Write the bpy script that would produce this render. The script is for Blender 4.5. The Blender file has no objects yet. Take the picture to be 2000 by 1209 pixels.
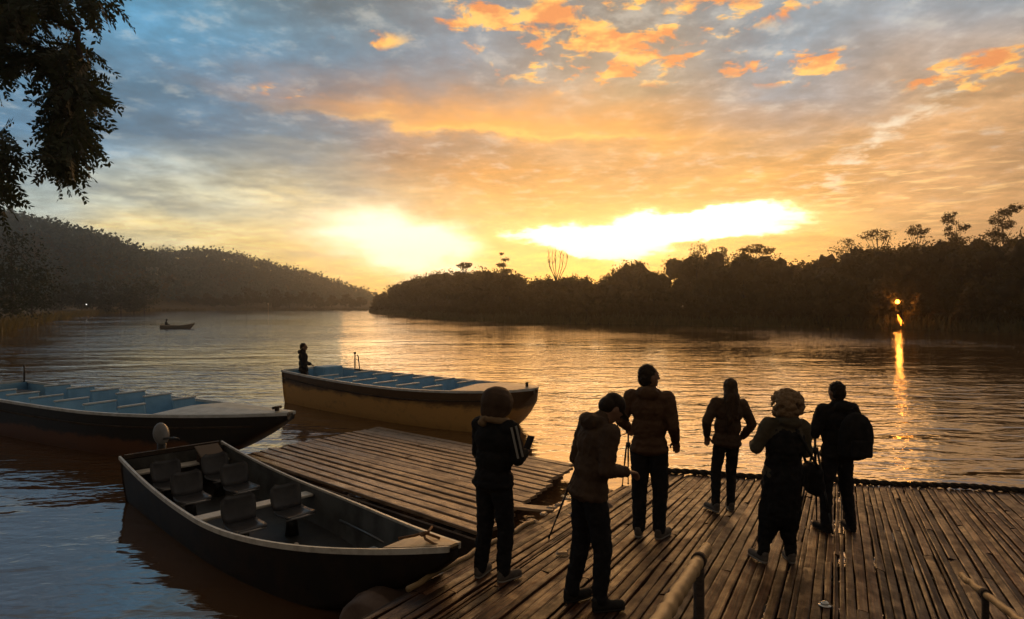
import bpy, math, random
import numpy as np
from mathutils import Vector, Matrix, Euler

S = bpy.context.scene
COL = S.collection
R = math.radians
random.seed(7)
RNG = np.random.default_rng(11)

# ------------------------------------------------------------------ camera
FPX, CAMZ, HY = 1250.0, 2.95, 595.0
cam = bpy.data.cameras.new('camera')
cam.sensor_width = 36.0
cam.lens = 36.0 * FPX / 2000.0
cam.clip_end = 6000.0
cam.clip_start = 0.05
cam.shift_y = (604.5 - HY) / -2000.0
camo = bpy.data.objects.new('camera', cam)
camo.location = (0, 0, CAMZ)
camo.rotation_euler = (R(90), 0, 0)
COL.objects.link(camo)
S.camera = camo

# ------------------------------------------------------------------ view / render
S.view_settings.view_transform = 'Standard'
S.view_settings.look = 'None'
S.view_settings.exposure = 0.0
S.view_settings.gamma = 1.0
S.view_settings.use_curve_mapping = False
S.cycles.use_denoising = True
try:
    S.cycles.denoiser = 'OPENIMAGEDENOISE'
except Exception:
    pass
S.cycles.max_bounces = 5
S.cycles.diffuse_bounces = 2
S.cycles.glossy_bounces = 3
S.cycles.volume_bounces = 0
S.cycles.sample_clamp_indirect = 4.0

# sun direction: low, behind the cloud bank, a little right of the view axis
SUN_AZ = math.atan(200 / 1250.0)
SUN_EL = R(6.0)
sun = bpy.data.lights.new('sun', 'SUN')
sun.energy = 1.2
sun.angle = R(48)
sun.color = (1.0, 0.46, 0.13)
suno = bpy.data.objects.new('sun', sun)
sd = Vector((math.sin(SUN_AZ) * math.cos(SUN_EL), math.cos(SUN_AZ) * math.cos(SUN_EL), math.sin(SUN_EL)))
suno.rotation_euler = sd.to_track_quat('Z', 'Y').to_euler()
suno.location = (60, 300, 80)
COL.objects.link(suno)


# ------------------------------------------------------------------ node expression helper
class X:
    """a socket (or number) with arithmetic that builds Math nodes"""
    nt = None

    def __init__(s, v): s.v = v

    @staticmethod
    def m(op, *a, clamp=False):
        n = X.nt.nodes.new('ShaderNodeMath')
        n.operation = op
        n.use_clamp = clamp
        for i, q in enumerate(a):
            q = q.v if isinstance(q, X) else q
            if isinstance(q, (int, float)):
                n.inputs[i].default_value = q
            else:
                X.nt.links.new(q, n.inputs[i])
        return X(n.outputs[0])

    def __add__(s, o): return X.m('ADD', s, o)
    __radd__ = __add__
    def __sub__(s, o): return X.m('SUBTRACT', s, o)
    def __rsub__(s, o): return X.m('SUBTRACT', o, s)
    def __mul__(s, o): return X.m('MULTIPLY', s, o)
    __rmul__ = __mul__
    def __truediv__(s, o): return X.m('DIVIDE', s, o)
    def __rtruediv__(s, o): return X.m('DIVIDE', o, s)


def clamp01(x): return X.m('ADD', x, 0.0, clamp=True)


def sstep(a, b, x):
    t = X.m('DIVIDE', x - a, b - a, clamp=True)
    return t * t * (3.0 - 2.0 * t)


def xyz(x, y, z):
    n = X.nt.nodes.new('ShaderNodeCombineXYZ')
    for i, q in enumerate((x, y, z)):
        q = q.v if isinstance(q, X) else q
        if isinstance(q, (int, float)):
            n.inputs[i].default_value = q
        else:
            X.nt.links.new(q, n.inputs[i])
    return n.outputs[0]


def noise(vec, scale, detail=3.0, rough=0.5, dist=0.0, dims='3D'):
    n = X.nt.nodes.new('ShaderNodeTexNoise')
    n.noise_dimensions = dims
    n.inputs['Scale'].default_value = scale
    n.inputs['Detail'].default_value = detail
    n.inputs['Roughness'].default_value = rough
    n.inputs['Distortion'].default_value = dist
    X.nt.links.new(vec, n.inputs['Vector'])
    return X(n.outputs['Fac'])


def mixc(fac, a, b):
    n = X.nt.nodes.new('ShaderNodeMix')
    n.data_type = 'RGBA'
    n.clamp_factor = True
    for sock, q in ((n.inputs['Factor'], fac), (n.inputs['A'], a), (n.inputs['B'], b)):
        q = q.v if isinstance(q, X) else q
        if isinstance(q, (int, float)):
            sock.default_value = q
        elif isinstance(q, tuple):
            sock.default_value = (*q[:3], 1.0)
        else:
            X.nt.links.new(q, sock)
    # the colour sockets of the Mix node are the RGBA ones
    return n.outputs['Result']


def mixrgb(fac, a, b):
    n = X.nt.nodes.new('ShaderNodeMixRGB')
    for i, q in enumerate((fac, a, b)):
        q = q.v if isinstance(q, X) else q
        if isinstance(q, (int, float)):
            n.inputs[i].default_value = q
        elif isinstance(q, tuple):
            n.inputs[i].default_value = (*q[:3], 1.0)
        else:
            X.nt.links.new(q, n.inputs[i])
    return n.outputs[0]


def vmath(op, a, b=None, s=None):
    n = X.nt.nodes.new('ShaderNodeVectorMath')
    n.operation = op
    for i, q in enumerate((a, b)):
        if q is None: continue
        if isinstance(q, tuple):
            n.inputs[i].default_value = q
        else:
            X.nt.links.new(q, n.inputs[i])
    if s is not None:
        s = s.v if isinstance(s, X) else s
        if isinstance(s, (int, float)):
            n.inputs['Scale'].default_value = s
        else:
            X.nt.links.new(s, n.inputs['Scale'])
    return n


def lin(r, g, b):
    f = lambda c: c / 12.92 if c <= 0.04045 else ((c + 0.055) / 1.055) ** 2.4
    return (f(r / 255.0), f(g / 255.0), f(b / 255.0))


def px_dir(x, y):
    return Vector(((x - 1000) / FPX, 1.0, (HY - y) / FPX)).normalized()


def px_azel(x, y):
    d = px_dir(x, y)
    return math.atan2(d.x, d.y), math.asin(d.z)


# ------------------------------------------------------------------ world: dusk sky with broken cloud
world = bpy.data.worlds.new('World')
S.world = world
world.use_nodes = True
nt = world.node_tree
nt.nodes.clear()
X.nt = nt
tc = nt.nodes.new('ShaderNodeTexCoord')
D = vmath('NORMALIZE', tc.outputs['Generated']).outputs[0]
sep = nt.nodes.new('ShaderNodeSeparateXYZ')
nt.links.new(D, sep.inputs[0])
dx, dy, dz = X(sep.outputs[0]), X(sep.outputs[1]), X(sep.outputs[2])
az = X.m('ARCTAN2', dx, dy)
el = X.m('ARCSINE', dz)
# cloud-deck coordinates: where the view ray meets a flat layer overhead
zz = X.m('MAXIMUM', dz, 0.0) + 0.10
cx_, cy_ = dx / zz, dy / zz
deck_v = xyz(cx_, cy_, 0.0)
dirv = xyz(az, el * 2.2, 0.0)

# broad colour field: rows of colours by azimuth, blended by elevation
XS = (-700, 60, 330, 620, 900, 1200, 1500, 1880, 2700)
ROWS = [
    (600, [(112, 104, 88), (160, 140, 100), (236, 186, 96), (240, 174, 58), (248, 184, 60), (248, 182, 60), (226, 152, 56), (160, 104, 54), (110, 80, 56)]),
    (500, [(112, 116, 110), (186, 186, 166), (252, 222, 146), (254, 212, 110), (248, 186, 64), (246, 178, 58), (234, 164, 62), (190, 136, 84), (116, 94, 76)]),
    (415, [(100, 116, 124), (176, 192, 190), (232, 226, 190), (238, 212, 150), (208, 140, 44), (206, 134, 40), (212, 144, 56), (202, 146, 88), (122, 104, 88)]),
    (320, [(80, 102, 118), (78, 122, 154), (86, 126, 156), (104, 128, 142), (178, 116, 38), (188, 124, 46), (186, 134, 70), (200, 148, 94), (120, 104, 90)]),
    (215, [(78, 98, 114), (76, 118, 146), (72, 120, 150), (84, 116, 138), (116, 126, 132), (156, 138, 110), (116, 136, 150), (192, 150, 104), (112, 104, 94)]),
    (90, [(82, 98, 110), (78, 116, 142), (84, 148, 184), (86, 126, 150), (104, 126, 142), (130, 130, 124), (110, 136, 152), (138, 148, 156), (104, 102, 98)]),
    (-20, [(92, 98, 100), (96, 112, 120), (98, 128, 142), (102, 120, 128), (110, 120, 126), (126, 124, 118), (120, 128, 132), (128, 132, 132), (102, 98, 92)]),
    (-180, [(96, 94, 88), (102, 106, 106), (104, 110, 112), (108, 110, 108), (114, 110, 102), (118, 110, 98), (116, 110, 100), (112, 106, 98), (100, 94, 86)]),
    (-2200, [(92, 80, 66)] * 9),  # zenith, out of view: browned as well to warm the foreground
]
wx = noise(deck_v, 1.1, 3.0, 0.55, dims='2D')
wy = noise(vmath('ADD', deck_v, (7.3, 2.1, 4.0)).outputs[0], 1.1, 3.0, 0.55, dims='2D')
azw = az + (wx - 0.5) * 0.15
elw = el + (wy - 0.5) * 0.14 * sstep(0.0, 0.12, el)
A0, A1 = -1.15, 1.15
azn = X.m('DIVIDE', azw - A0, A1 - A0, clamp=True)
base, last_e = None, None
for y, cols in ROWS:
    rn = nt.nodes.new('ShaderNodeValToRGB')
    rn.color_ramp.interpolation = 'EASE'
    es = rn.color_ramp.elements
    while len(es) < len(XS): es.new(0.5)
    for e_, x, c in zip(es, XS, cols):
        e_.position = min(1, max(0, (math.atan((x - 1000) / FPX) - A0) / (A1 - A0)))
        e_.color = (*lin(*c), 1.0)
    nt.links.new(azn.v, rn.inputs[0])
    e0 = math.atan((HY - y) / FPX)
    if base is None:
        base = rn.outputs[0]
    else:
        base = mixrgb(X.m('DIVIDE', elw - last_e, e0 - last_e, clamp=True), base, rn.outputs[0])
    last_e = e0
# unseen sky behind the viewer: warm brown, added to warm the foreground fill
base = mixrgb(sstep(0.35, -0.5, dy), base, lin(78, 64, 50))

edge = (noise(dirv, 11.0, 5.0, 0.64, dims='2D'), noise(vmath('ADD', dirv, (3.0, 9.0, 1.0)).outputs[0], 9.0, 4.0, 0.6, dims='2D'))
V0 = xyz(az, el, 1.0)
V1 = xyz(az + (edge[0] - 0.5) * 0.12, el + (edge[1] - 0.5) * 0.060, 1.0)
V2 = xyz(az + (edge[0] - 0.5) * 0.04, el + (edge[1] - 0.5) * 0.020, 1.0)


def region(x, y, rx, ry, tilt=0.0, v=None):
    """soft elliptical patch of sky, centred where the photo shows it, sizes in photo pixels"""
    a0, e0 = px_azel(x, y)
    sa = 1.0 / (px_azel(x + rx, y)[0] - a0)
    se = 1.0 / abs(px_azel(x, y - ry)[1] - e0)
    t = math.tan(tilt)
    v = V0 if v is None else v
    A = X(vmath('DOT_PRODUCT', v, (sa, 0.0, -a0 * sa)).outputs['Value'])
    E = X(vmath('DOT_PRODUCT', v, (t * se, se, -e0 * se - a0 * t * se)).outputs['Value'])
    return X.m('POWER', 0.36788, X.m('MULTIPLY_ADD', A, A, E * E))


fine = noise(deck_v, 2.6, 4.0, 0.62, dims='2D')
fine2 = noise(deck_v, 7.0, 4.0, 0.64, dims='2D')
st = noise(vmath('MULTIPLY', dirv, (2.2, 15.0, 1.0)).outputs[0], 1.6, 3.0, 0.55, dims='2D')
# grey-white billow of the high deck
base = vmath('SCALE', base, s=(0.26 + 1.40 * fine) * (0.56 + 0.88 * fine2)).outputs[0]
pale = sstep(0.50, 0.78, fine2) * sstep(0.05, 0.2, el) * 0.40
base = mixrgb(pale, base, lin(196, 194, 182))
# slate streaks lying over the pale western sky
sl = region(230, 372, 260, 28, R(9), V1) + 0.9 * region(520, 290, 280, 60, R(9), V1) + 0.6 * region(760, 170, 260, 70, 0, V1) \
    + 0.7 * region(600, 495, 80, 6, 0, V2) + 0.6 * region(560, 385, 120, 10, R(8), V1)
base = mixrgb(clamp01(sl * (0.25 + 0.95 * st)) * 0.9, base, lin(78, 98, 116))
# golden glow of the cloud gap
gl = region(760, 475, 230, 90, 0, V1)
base = mixrgb(clamp01(gl * 0.62), base, (1.05, 0.84, 0.44))
glw = region(730, 452, 150, 52, R(6), V1) + region(830, 492, 105, 62, 0, V1)
base = mixrgb(sstep(0.10, 1.35, glw * (0.55 + 0.9 * st)) * 0.95, base, (1.5, 1.36, 1.02))
base = mixrgb(clamp01(region(1250, 440, 360, 56) * 0.42), base, (0.92, 0.55, 0.14))
# lit orange cloudlets
oc = noise(vmath('ADD', deck_v, (1.7, 0.4, 0.0)).outputs[0], 8.0, 4.0, 0.58, 0.2, dims='2D')
om = clamp01(1.05 * region(1220, 66, 250, 95, R(-6)) + 0.9 * region(960, 30, 110, 45) + 0.6 * region(725, 78, 70, 20)
             + 1.2 * region(1960, 132, 120, 36) + 0.75 * region(1570, 130, 70, 30) + 0.8 * region(1600, 5, 110, 14) + 0.6 * region(1830, 150, 80, 28)
             + 0.36 * region(1500, 130, 200, 40) + 0.6 * region(560, 178, 70, 14))
orange = sstep(0.475, 0.60, oc + 0.20 * om - 0.13) * sstep(0.1, 0.5, om)
ocol = mixrgb(sstep(0.38, 0.66, fine2), lin(226, 134, 62), lin(255, 196, 92))
base = mixrgb(orange * 0.93, base, ocol)
# the long orange shelf
base = mixrgb(clamp01(region(1010, 225, 360, 52, R(3), V1) * 0.6), base, lin(226, 150, 60))
base = mixrgb(clamp01(region(960, 243, 320, 24, R(4), V1) * (0.3 + 0.8 * st)), base, lin(246, 166, 64))
base = mixrgb(clamp01(region(980, 258, 300, 8, R(3.5), V1) * (0.2 + 1.2 * fine2)), base, lin(255, 188, 84))
# rippled cloud right of the sun
rp = noise(vmath('MULTIPLY', dirv, (6.0, 24.0, 1.0)).outputs[0], 3.0, 3.0, 0.6, dims='2D')
rm = region(1720, 380, 330, 90)
base = mixrgb(sstep(0.53, 0.72, rp) * rm * 0.8, base, lin(255, 204, 130))
wh = region(1700, 290, 130, 24, R(-35), V1)
base = mixrgb(clamp01(wh * sstep(0.42, 0.66, fine2) * 0.7), base, lin(240, 228, 200))
# the blazing gap itself
gap = region(1270, 462, 330, 38, R(-3), V1) + 0.9 * region(1390, 428, 110, 28, 0, V1) + 0.7 * region(1130, 490, 110, 26, R(12), V1)
bar = clamp01(region(1400, 474, 130, 11, 0, V2) + 0.9 * region(950, 494, 110, 24, 0, V2) + region(1120, 505, 70, 16, R(10), V2))
gv = gap - 0.8 * bar
base = mixrgb(sstep(0.05, 0.55, gv) * 0.75, base, (1.15, 0.74, 0.24))
base = mixrgb(sstep(0.34, 0.70, gv + (fine2 - 0.5) * 0.25), base, (2.3, 1.95, 1.25))
# a little of the clear air above the cloud, from the physical sky
sky = nt.nodes.new('ShaderNodeTexSky')
sky.sky_type = 'NISHITA'
sky.sun_disc = False
sky.sun_elevation = SUN_EL
sky.sun_rotation = SUN_AZ
skyc = vmath('SCALE', sky.outputs[0], s=0.012).outputs[0]
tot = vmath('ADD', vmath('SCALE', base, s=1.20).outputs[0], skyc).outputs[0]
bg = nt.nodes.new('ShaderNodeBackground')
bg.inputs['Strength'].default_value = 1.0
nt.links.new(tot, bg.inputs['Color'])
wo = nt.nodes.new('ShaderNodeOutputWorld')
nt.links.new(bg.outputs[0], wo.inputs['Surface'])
world.cycles.sampling_method = 'MANUAL'
world.cycles.sample_map_resolution = 512


# ================================================================== helpers
def PT(x, y, depth):
    """photo pixel at a given distance -> world point"""
    return Vector(((x - 1000) / FPX * depth, depth, CAMZ - (y - HY) / FPX * depth))


def WP(x, y, z=0.0):
    """photo pixel on a horizontal plane of height z"""
    d = (CAMZ - z) * FPX / (y - HY)
    return PT(x, y, d)


DU = Vector((0.456, 0.890, 0.0))          # direction the deck boards run
DN = Vector((0.890, -0.456, 0.0))         # across the boards, to the right
DC, DS = 2.078, 0.0677                    # the floating deck dips gently towards the river


def deck_z(x, y):
    return CAMZ - DC - DS * (DU.x * x + DU.y * y)


def DK(x, y):
    a, b = (x - 1000) / FPX, (y - HY) / FPX
    d = DC / (b - DS * (DU.x * a + DU.y))
    return PT(x, y, d)


def tag(o, label=None, cat=None, group=None, kind=None):
    if label: o['label'] = label
    if cat: o['category'] = cat
    if group: o['group'] = group
    if kind: o['kind'] = kind
    return o


def empty(name, loc=(0, 0, 0), rz=0.0):
    o = bpy.data.objects.new(name, None)
    o.location = loc
    o.rotation_euler = (0, 0, rz)
    o.empty_display_size = 0.2
    COL.objects.link(o)
    return o


def link(name, me, mat=None, parent=None):
    o = bpy.data.objects.new(name, me)
    if mat is not None and not me.materials: me.materials.append(mat)
    COL.objects.link(o)
    if parent is not None: o.parent = parent
    return o


def np_mesh(name, V, F, smooth=False):
    """vertices (n,3), faces (m,k) as arrays"""
    me = bpy.data.meshes.new(name)
    V = np.asarray(V, np.float32)
    F = np.asarray(F, np.int32)
    m, k = F.shape
    me.vertices.add(len(V))
    me.vertices.foreach_set('co', V.ravel())
    me.loops.add(m * k)
    me.loops.foreach_set('vertex_index', F.ravel())
    me.polygons.add(m)
    me.polygons.foreach_set('loop_start', np.arange(0, m * k, k, dtype=np.int32))
    me.polygons.foreach_set('loop_total', np.full(m, k, np.int32))
    me.update(calc_edges=True)
    if smooth: me.polygons.foreach_set('use_smooth', np.ones(m, bool))
    return me


class MB:
    def __init__(s): s.v, s.f = [], []

    def add(s, V, F):
        n = len(s.v)
        s.v += [tuple(p) for p in V]
        s.f += [tuple(i + n for i in f) for f in F]
        return s

    def box(s, c, size, rot=None, taper=1.0):
        hx, hy, hz = (q / 2 for q in size)
        V = [Vector((x * (taper if z > 0 else 1), y * (taper if z > 0 else 1), z)) for z in (-hz, hz) for x, y in ((-hx, -hy), (hx, -hy), (hx, hy), (-hx, hy))]
        M = (Euler(rot).to_matrix() if rot is not None and not isinstance(rot, Matrix) else rot)
        V = [(M @ p if M is not None else p) + Vector(c) for p in V]
        return s.add(V, [(3, 2, 1, 0), (4, 5, 6, 7), (0, 1, 5, 4), (1, 2, 6, 5), (2, 3, 7, 6), (3, 0, 4, 7)])

    def rbox(s, c, size, b, rot=None):
        """box with chamfered vertical and top edges"""
        hx, hy, hz = (q / 2 for q in size)
        b = min(b, hx * .9, hy * .9, hz * .9)
        def ring(ix, iy, z):
            x, y = hx - ix, hy - iy
            return [Vector(p) for p in ((-x + b, -y, z), (x - b, -y, z), (x, -y + b, z), (x, y - b, z), (x - b, y, z), (-x + b, y, z), (-x, y - b, z), (-x, -y + b, z))]
        rings = [ring(b, b, -hz), ring(0, 0, -hz + b), ring(0, 0, hz - b), ring(b, b, hz)]
        M = (Euler(rot).to_matrix() if rot is not None and not isinstance(rot, Matrix) else rot)
        V = [(M @ p if M is not None else p) + Vector(c) for r in rings for p in r]
        F = [tuple(range(7, -1, -1)), tuple(range(24, 32))]
        for k in range(3):
            for i in range(8):
                j = (i + 1) % 8
                F.append((k * 8 + i, k * 8 + j, k * 8 + 8 + j, k * 8 + 8 + i))
        return s.add(V, F)

    def tube(s, path, rad, n=8, cap=True):
        path = [Vector(p) for p in path]
        if not isinstance(rad, (list, tuple)): rad = [rad] * len(path)
        V, F = [], []
        up = None
        for i, p in enumerate(path):
            t = (path[min(i + 1, len(path) - 1)] - path[max(i - 1, 0)]).normalized()
            if up is None:
                a = Vector((0, 0, 1)) if abs(t.z) < .9 else Vector((1, 0, 0))
                up = t.cross(a).normalized()
            up = (up - t * up.dot(t)).normalized()
            w = t.cross(up)
            for k in range(n):
                an = 2 * math.pi * k / n
                V.append(p + (up * math.cos(an) + w * math.sin(an)) * rad[i])
        for i in range(len(path) - 1):
            for k in range(n):
                j = (k + 1) % n
                F.append((i * n + k, i * n + j, (i + 1) * n + j, (i + 1) * n + k))
        if cap:
            F.append(tuple(range(n - 1, -1, -1)))
            F.append(tuple(range((len(path) - 1) * n, len(path) * n)))
        return s.add(V, F)

    def ell(s, c, r, rot=None, nu=14, nv=9):
        V, F = [], []
        M = (Euler(rot).to_matrix() if rot is not None and not isinstance(rot, Matrix) else rot)
        c = Vector(c)
        if not isinstance(r, (list, tuple)): r = (r, r, r)
        def put(x, y, z):
            p = Vector((x * r[0], y * r[1], z * r[2]))
            V.append((M @ p if M is not None else p) + c)
        put(0, 0, 1)
        for i in range(1, nv):
            t = math.pi * i / nv
            for k in range(nu):
                a = 2 * math.pi * k / nu
                put(math.sin(t) * math.cos(a), math.sin(t) * math.sin(a), math.cos(t))
        put(0, 0, -1)
        e = len(V) - 1
        for k in range(nu):
            j = (k + 1) % nu
            F.append((0, 1 + k, 1 + j))
            F.append((e, e - nu + j, e - nu + k))
        for i in range(nv - 2):
            for k in range(nu):
                j = (k + 1) % nu
                a = 1 + i * nu
                F.append((a + k, a + nu + k, a + nu + j, a + j))
        return s.add(V, F)

    def cap(s, p0, r0, p1, r1, n=12):
        """tapered capsule"""
        p0, p1 = Vector(p0), Vector(p1)
        d = p1 - p0
        L = d.length
        if L < 1e-6: return s.ell(p0, r0)
        d /= L
        path, rad = [], []
        for k in range(5):
            a = math.pi / 2 * k / 4
            path.append(p0 - d * r0 * math.cos(a)); rad.append(max(r0 * math.sin(a), r0 * .02))
        for k in range(5):
            a = math.pi / 2 * k / 4
            path.append(p1 + d * r1 * math.sin(a)); rad.append(max(r1 * math.cos(a), r1 * .02))
        return s.tube(path, rad, n)

    def mesh(s, name, smooth=False):
        me = bpy.data.meshes.new(name)
        me.from_pydata([tuple(p) for p in s.v], [], s.f)
        me.update()
        if smooth: me.polygons.foreach_set('use_smooth', np.ones(len(me.polygons), bool))
        return me

    def build(s, name, mat, parent=None, smooth=False):
        return link(name, s.mesh(name, smooth), mat, parent)


WRINKLE = {}


def remesh(mb, name, mat, parent, voxel=0.012, smooth=4, wrinkle=0.0, wscale=0.12, fold=0.0):
    """fuse overlapping shapes into one continuous skin"""
    me = mb.mesh(name)
    o = bpy.data.objects.new(name + '_src', me)
    COL.objects.link(o)
    m = o.modifiers.new('r', 'REMESH')
    m.mode = 'VOXEL'
    m.voxel_size = voxel
    m2 = o.modifiers.new('s', 'SMOOTH')
    m2.factor = 0.5
    m2.iterations = smooth
    if wrinkle:
        key = wscale
        if key not in WRINKLE:
            t = bpy.data.textures.new('folds', 'CLOUDS')
            t.noise_scale = wscale
            t.noise_depth = 2
            WRINKLE[key] = t
        m3 = o.modifiers.new('d', 'DISPLACE')
        m3.texture = WRINKLE[key]
        m3.texture_coords = 'LOCAL'
        m3.strength = wrinkle
        m3.mid_level = 0.5
        if fold:
            if 'fold' not in WRINKLE:
                t = bpy.data.textures.new('creases', 'MUSGRAVE')
                t.noise_scale = .055
                t.musgrave_type = 'RIDGED_MULTIFRACTAL'
                WRINKLE['fold'] = t
            m4 = o.modifiers.new('c', 'DISPLACE')
            m4.texture = WRINKLE['fold']
            m4.texture_coords = 'LOCAL'
            m4.strength = fold
            m4.mid_level = 0.5
    dg = bpy.context.evaluated_depsgraph_get()
    ev = o.evaluated_get(dg)
    out = bpy.data.meshes.new_from_object(ev)
    out.name = name
    bpy.data.objects.remove(o)
    bpy.data.meshes.remove(me)
    out.materials.clear()
    out.polygons.foreach_set('use_smooth', np.ones(len(out.polygons), bool))
    return link(name, out, mat, parent)


# ------------------------------------------------------------------ materials
MATS = {}


def mat(name, col, rough=0.6, col2=None, scale=6.0, detail=4.0, bump=0.0, bscale=None, metal=0.0, spec=0.5, stretch=(1, 1, 1),
        rand=0.0, coord='Object', thr=(0.35, 0.7), rough2=None, translucent=0.0, emit=None):
    if name in MATS: return MATS[name]
    m = bpy.data.materials.new(name)
    m.use_nodes = True
    n = m.node_tree
    X.nt = n
    p = n.nodes['Principled BSDF']
    p.inputs['Roughness'].default_value = rough
    p.inputs['Metallic'].default_value = metal
    p.inputs['Specular IOR Level'].default_value = spec
    p.inputs['Base Color'].default_value = (*col, 1)
    if col2 is not None or bump or rand:
        t = n.nodes.new('ShaderNodeTexCoord')
        v = t.outputs[coord]
        info = n.nodes.new('ShaderNodeObjectInfo')
        off = vmath('SCALE', (37.0, 21.0, 53.0), s=X(info.outputs['Random'])).outputs[0]
        v = vmath('ADD', vmath('MULTIPLY', v, tuple(stretch)).outputs[0], off).outputs[0]
        f = noise(v, scale, detail, 0.6)
        c = col
        if col2 is not None:
            fac = sstep(thr[0], thr[1], f)
            c = mixrgb(fac, col, col2)
            if rough2 is not None:
                rr = rough + (rough2 - rough) * fac
                n.links.new(rr.v, p.inputs['Roughness'])
        if rand:
            k = (1.0 - rand) + X(info.outputs['Random']) * (2 * rand)
            cc = c if not isinstance(c, tuple) else c
            c = vmath('SCALE', cc, s=k).outputs[0]
        if not isinstance(c, tuple): n.links.new(c, p.inputs['Base Color'])
        if bump:
            b = n.nodes.new('ShaderNodeBump')
            b.inputs['Strength'].default_value = 1.0
            b.inputs['Distance'].default_value = bump
            f2 = noise(v, bscale or scale * 2.5, 4.0, 0.6)
            n.links.new(f2.v, b.inputs['Height'])
            n.links.new(b.outputs[0], p.inputs['Normal'])
    if emit:
        p.inputs['Emission Color'].default_value = (*emit[0], 1)
        p.inputs['Emission Strength'].default_value = emit[1]
    MATS[name] = m
    return m


def leaf_mat(name, col, col2, trans=0.35):
    m = mat(name, col, 0.65, col2, 1.3, 2.0, coord='Object')
    n = m.node_tree
    p = n.nodes['Principled BSDF']
    tr = n.nodes.new('ShaderNodeBsdfTranslucent')
    tr.inputs['Color'].default_value = (col2[0] * 1.6, col2[1] * 1.6, col2[2] * 1.2, 1)
    mx = n.nodes.new('ShaderNodeMixShader')
    mx.inputs[0].default_value = trans
    n.links.new(p.outputs[0], mx.inputs[1])
    n.links.new(tr.outputs[0], mx.inputs[2])
    n.links.new(mx.outputs[0], n.nodes['Material Output'].inputs['Surface'])
    return m


# river water: brown silty body under a rippled, mirror-like skin
def water_mat():
    m = bpy.data.materials.new('river_water')
    m.use_nodes = True
    n = m.node_tree
    X.nt = n
    p = n.nodes['Principled BSDF']
    p.inputs['Base Color'].default_value = (0.13, 0.062, 0.022, 1)
    p.inputs['Roughness'].default_value = 0.07
    p.inputs['IOR'].default_value = 2.3
    t = n.nodes.new('ShaderNodeTexCoord')
    v = t.outputs['Object']
    big = noise(vmath('MULTIPLY', v, (0.45, 1.0, 1.0)).outputs[0], 0.40, 2.0, 0.5, 0.4)
    mid = noise(vmath('MULTIPLY', v, (0.42, 1.0, 1.0)).outputs[0], 1.7, 2.0, 0.5, 0.6)
    sml = noise(vmath('MULTIPLY', v, (0.6, 1.0, 1.0)).outputs[0], 6.0, 2.0, 0.5, 0.3)
    patch = noise(v, 0.045, 2.0, 0.5)
    gust = 0.35 + 1.3 * sstep(0.38, 0.66, patch)
    h = big * 0.10 + mid * 0.072 * gust + sml * 0.013 * (gust + 0.25)
    b = n.nodes.new('ShaderNodeBump')
    b.inputs['Distance'].default_value = 1.0
    n.links.new(h.v, b.inputs['Height'])
    n.links.new(b.outputs[0], p.inputs['Normal'])
    return m


def wood_mat(name, col, col2, rough=0.45, rand=0.3, rough2=0.75, gscale=1.0):
    m = bpy.data.materials.new(name)
    m.use_nodes = True
    n = m.node_tree
    X.nt = n
    p = n.nodes['Principled BSDF']
    t = n.nodes.new('ShaderNodeTexCoord')
    info = n.nodes.new('ShaderNodeObjectInfo')
    rnd = X(info.outputs['Random'])
    off = vmath('SCALE', (37.0, 21.0, 53.0), s=rnd).outputs[0]
    v0 = vmath('ADD', t.outputs['Object'], off).outputs[0]
    v = vmath('MULTIPLY', v0, (2.2, 70.0, 70.0)).outputs[0]
    grain = noise(v, 1.0 * gscale, 5.0, 0.62, 0.4)
    blot = noise(vmath('MULTIPLY', v0, (1.0, 2.5, 1.0)).outputs[0], 2.3, 4.0, 0.6)
    wear = noise(v0, 9.0, 3.0, 0.6)
    c = mixrgb(sstep(0.35, 0.68, grain), col, col2)
    c = mixrgb(sstep(0.50, 0.66, blot) * 0.45, c, (col[0] * .35, col[1] * .33, col[2] * .33))
    k = (1.0 - rand) + rnd * (2 * rand)
    c = vmath('SCALE', c, s=k).outputs[0]
    n.links.new(c, p.inputs['Base Color'])
    rr = rough + (rough2 - rough) * sstep(0.35, 0.65, blot * 0.6 + wear * 0.4)
    n.links.new(rr.v, p.inputs['Roughness'])
    b = n.nodes.new('ShaderNodeBump')
    b.inputs['Distance'].default_value = 0.006
    n.links.new((grain + wear * 0.7).v, b.inputs['Height'])
    n.links.new(b.outputs[0], p.inputs['Normal'])
    MATS[name] = m
    return m


M_WATER = water_mat()
M_DECK = wood_mat('wet_deck_wood', (0.030, 0.012, 0.006), (0.125, 0.050, 0.020), 0.30, 0.65, 0.62)
M_DECK.node_tree.nodes['Principled BSDF'].inputs['Specular IOR Level'].default_value = 0.35
M_RAFT = wood_mat('weathered_raft_wood', (0.32, 0.20, 0.115), (0.62, 0.45, 0.29), 0.26, 0.22, 0.55)
M_BEAM = wood_mat('dark_beam_wood', (0.035, 0.022, 0.014), (0.07, 0.045, 0.03), 0.7, 0.2, 0.9)
M_BAMBOO = mat('bamboo', (0.34, 0.22, 0.10), 0.45, (0.46, 0.32, 0.16), 9.0, bump=0.001, stretch=(1, 1, 0.2))
M_ROPE = mat('tarred_rope', (0.03, 0.022, 0.016), 0.9, (0.07, 0.05, 0.035), 40, bump=0.004)
M_LEAF_R = leaf_mat('right_bank_leaves', (0.050, 0.036, 0.010), (0.105, 0.070, 0.018), 0.45)
M_LEAF_L = leaf_mat('left_bank_leaves', (0.018, 0.027, 0.016), (0.036, 0.048, 0.026), 0.25)
M_LEAF_H = leaf_mat('hill_leaves', (0.046, 0.094, 0.098), (0.080, 0.145, 0.145), 0.08)  # blue-green tint puts distance haze into the leaf colour
M_LEAF_N = leaf_mat('near_leaves', (0.022, 0.030, 0.014), (0.050, 0.065, 0.026), 0.2)
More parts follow.
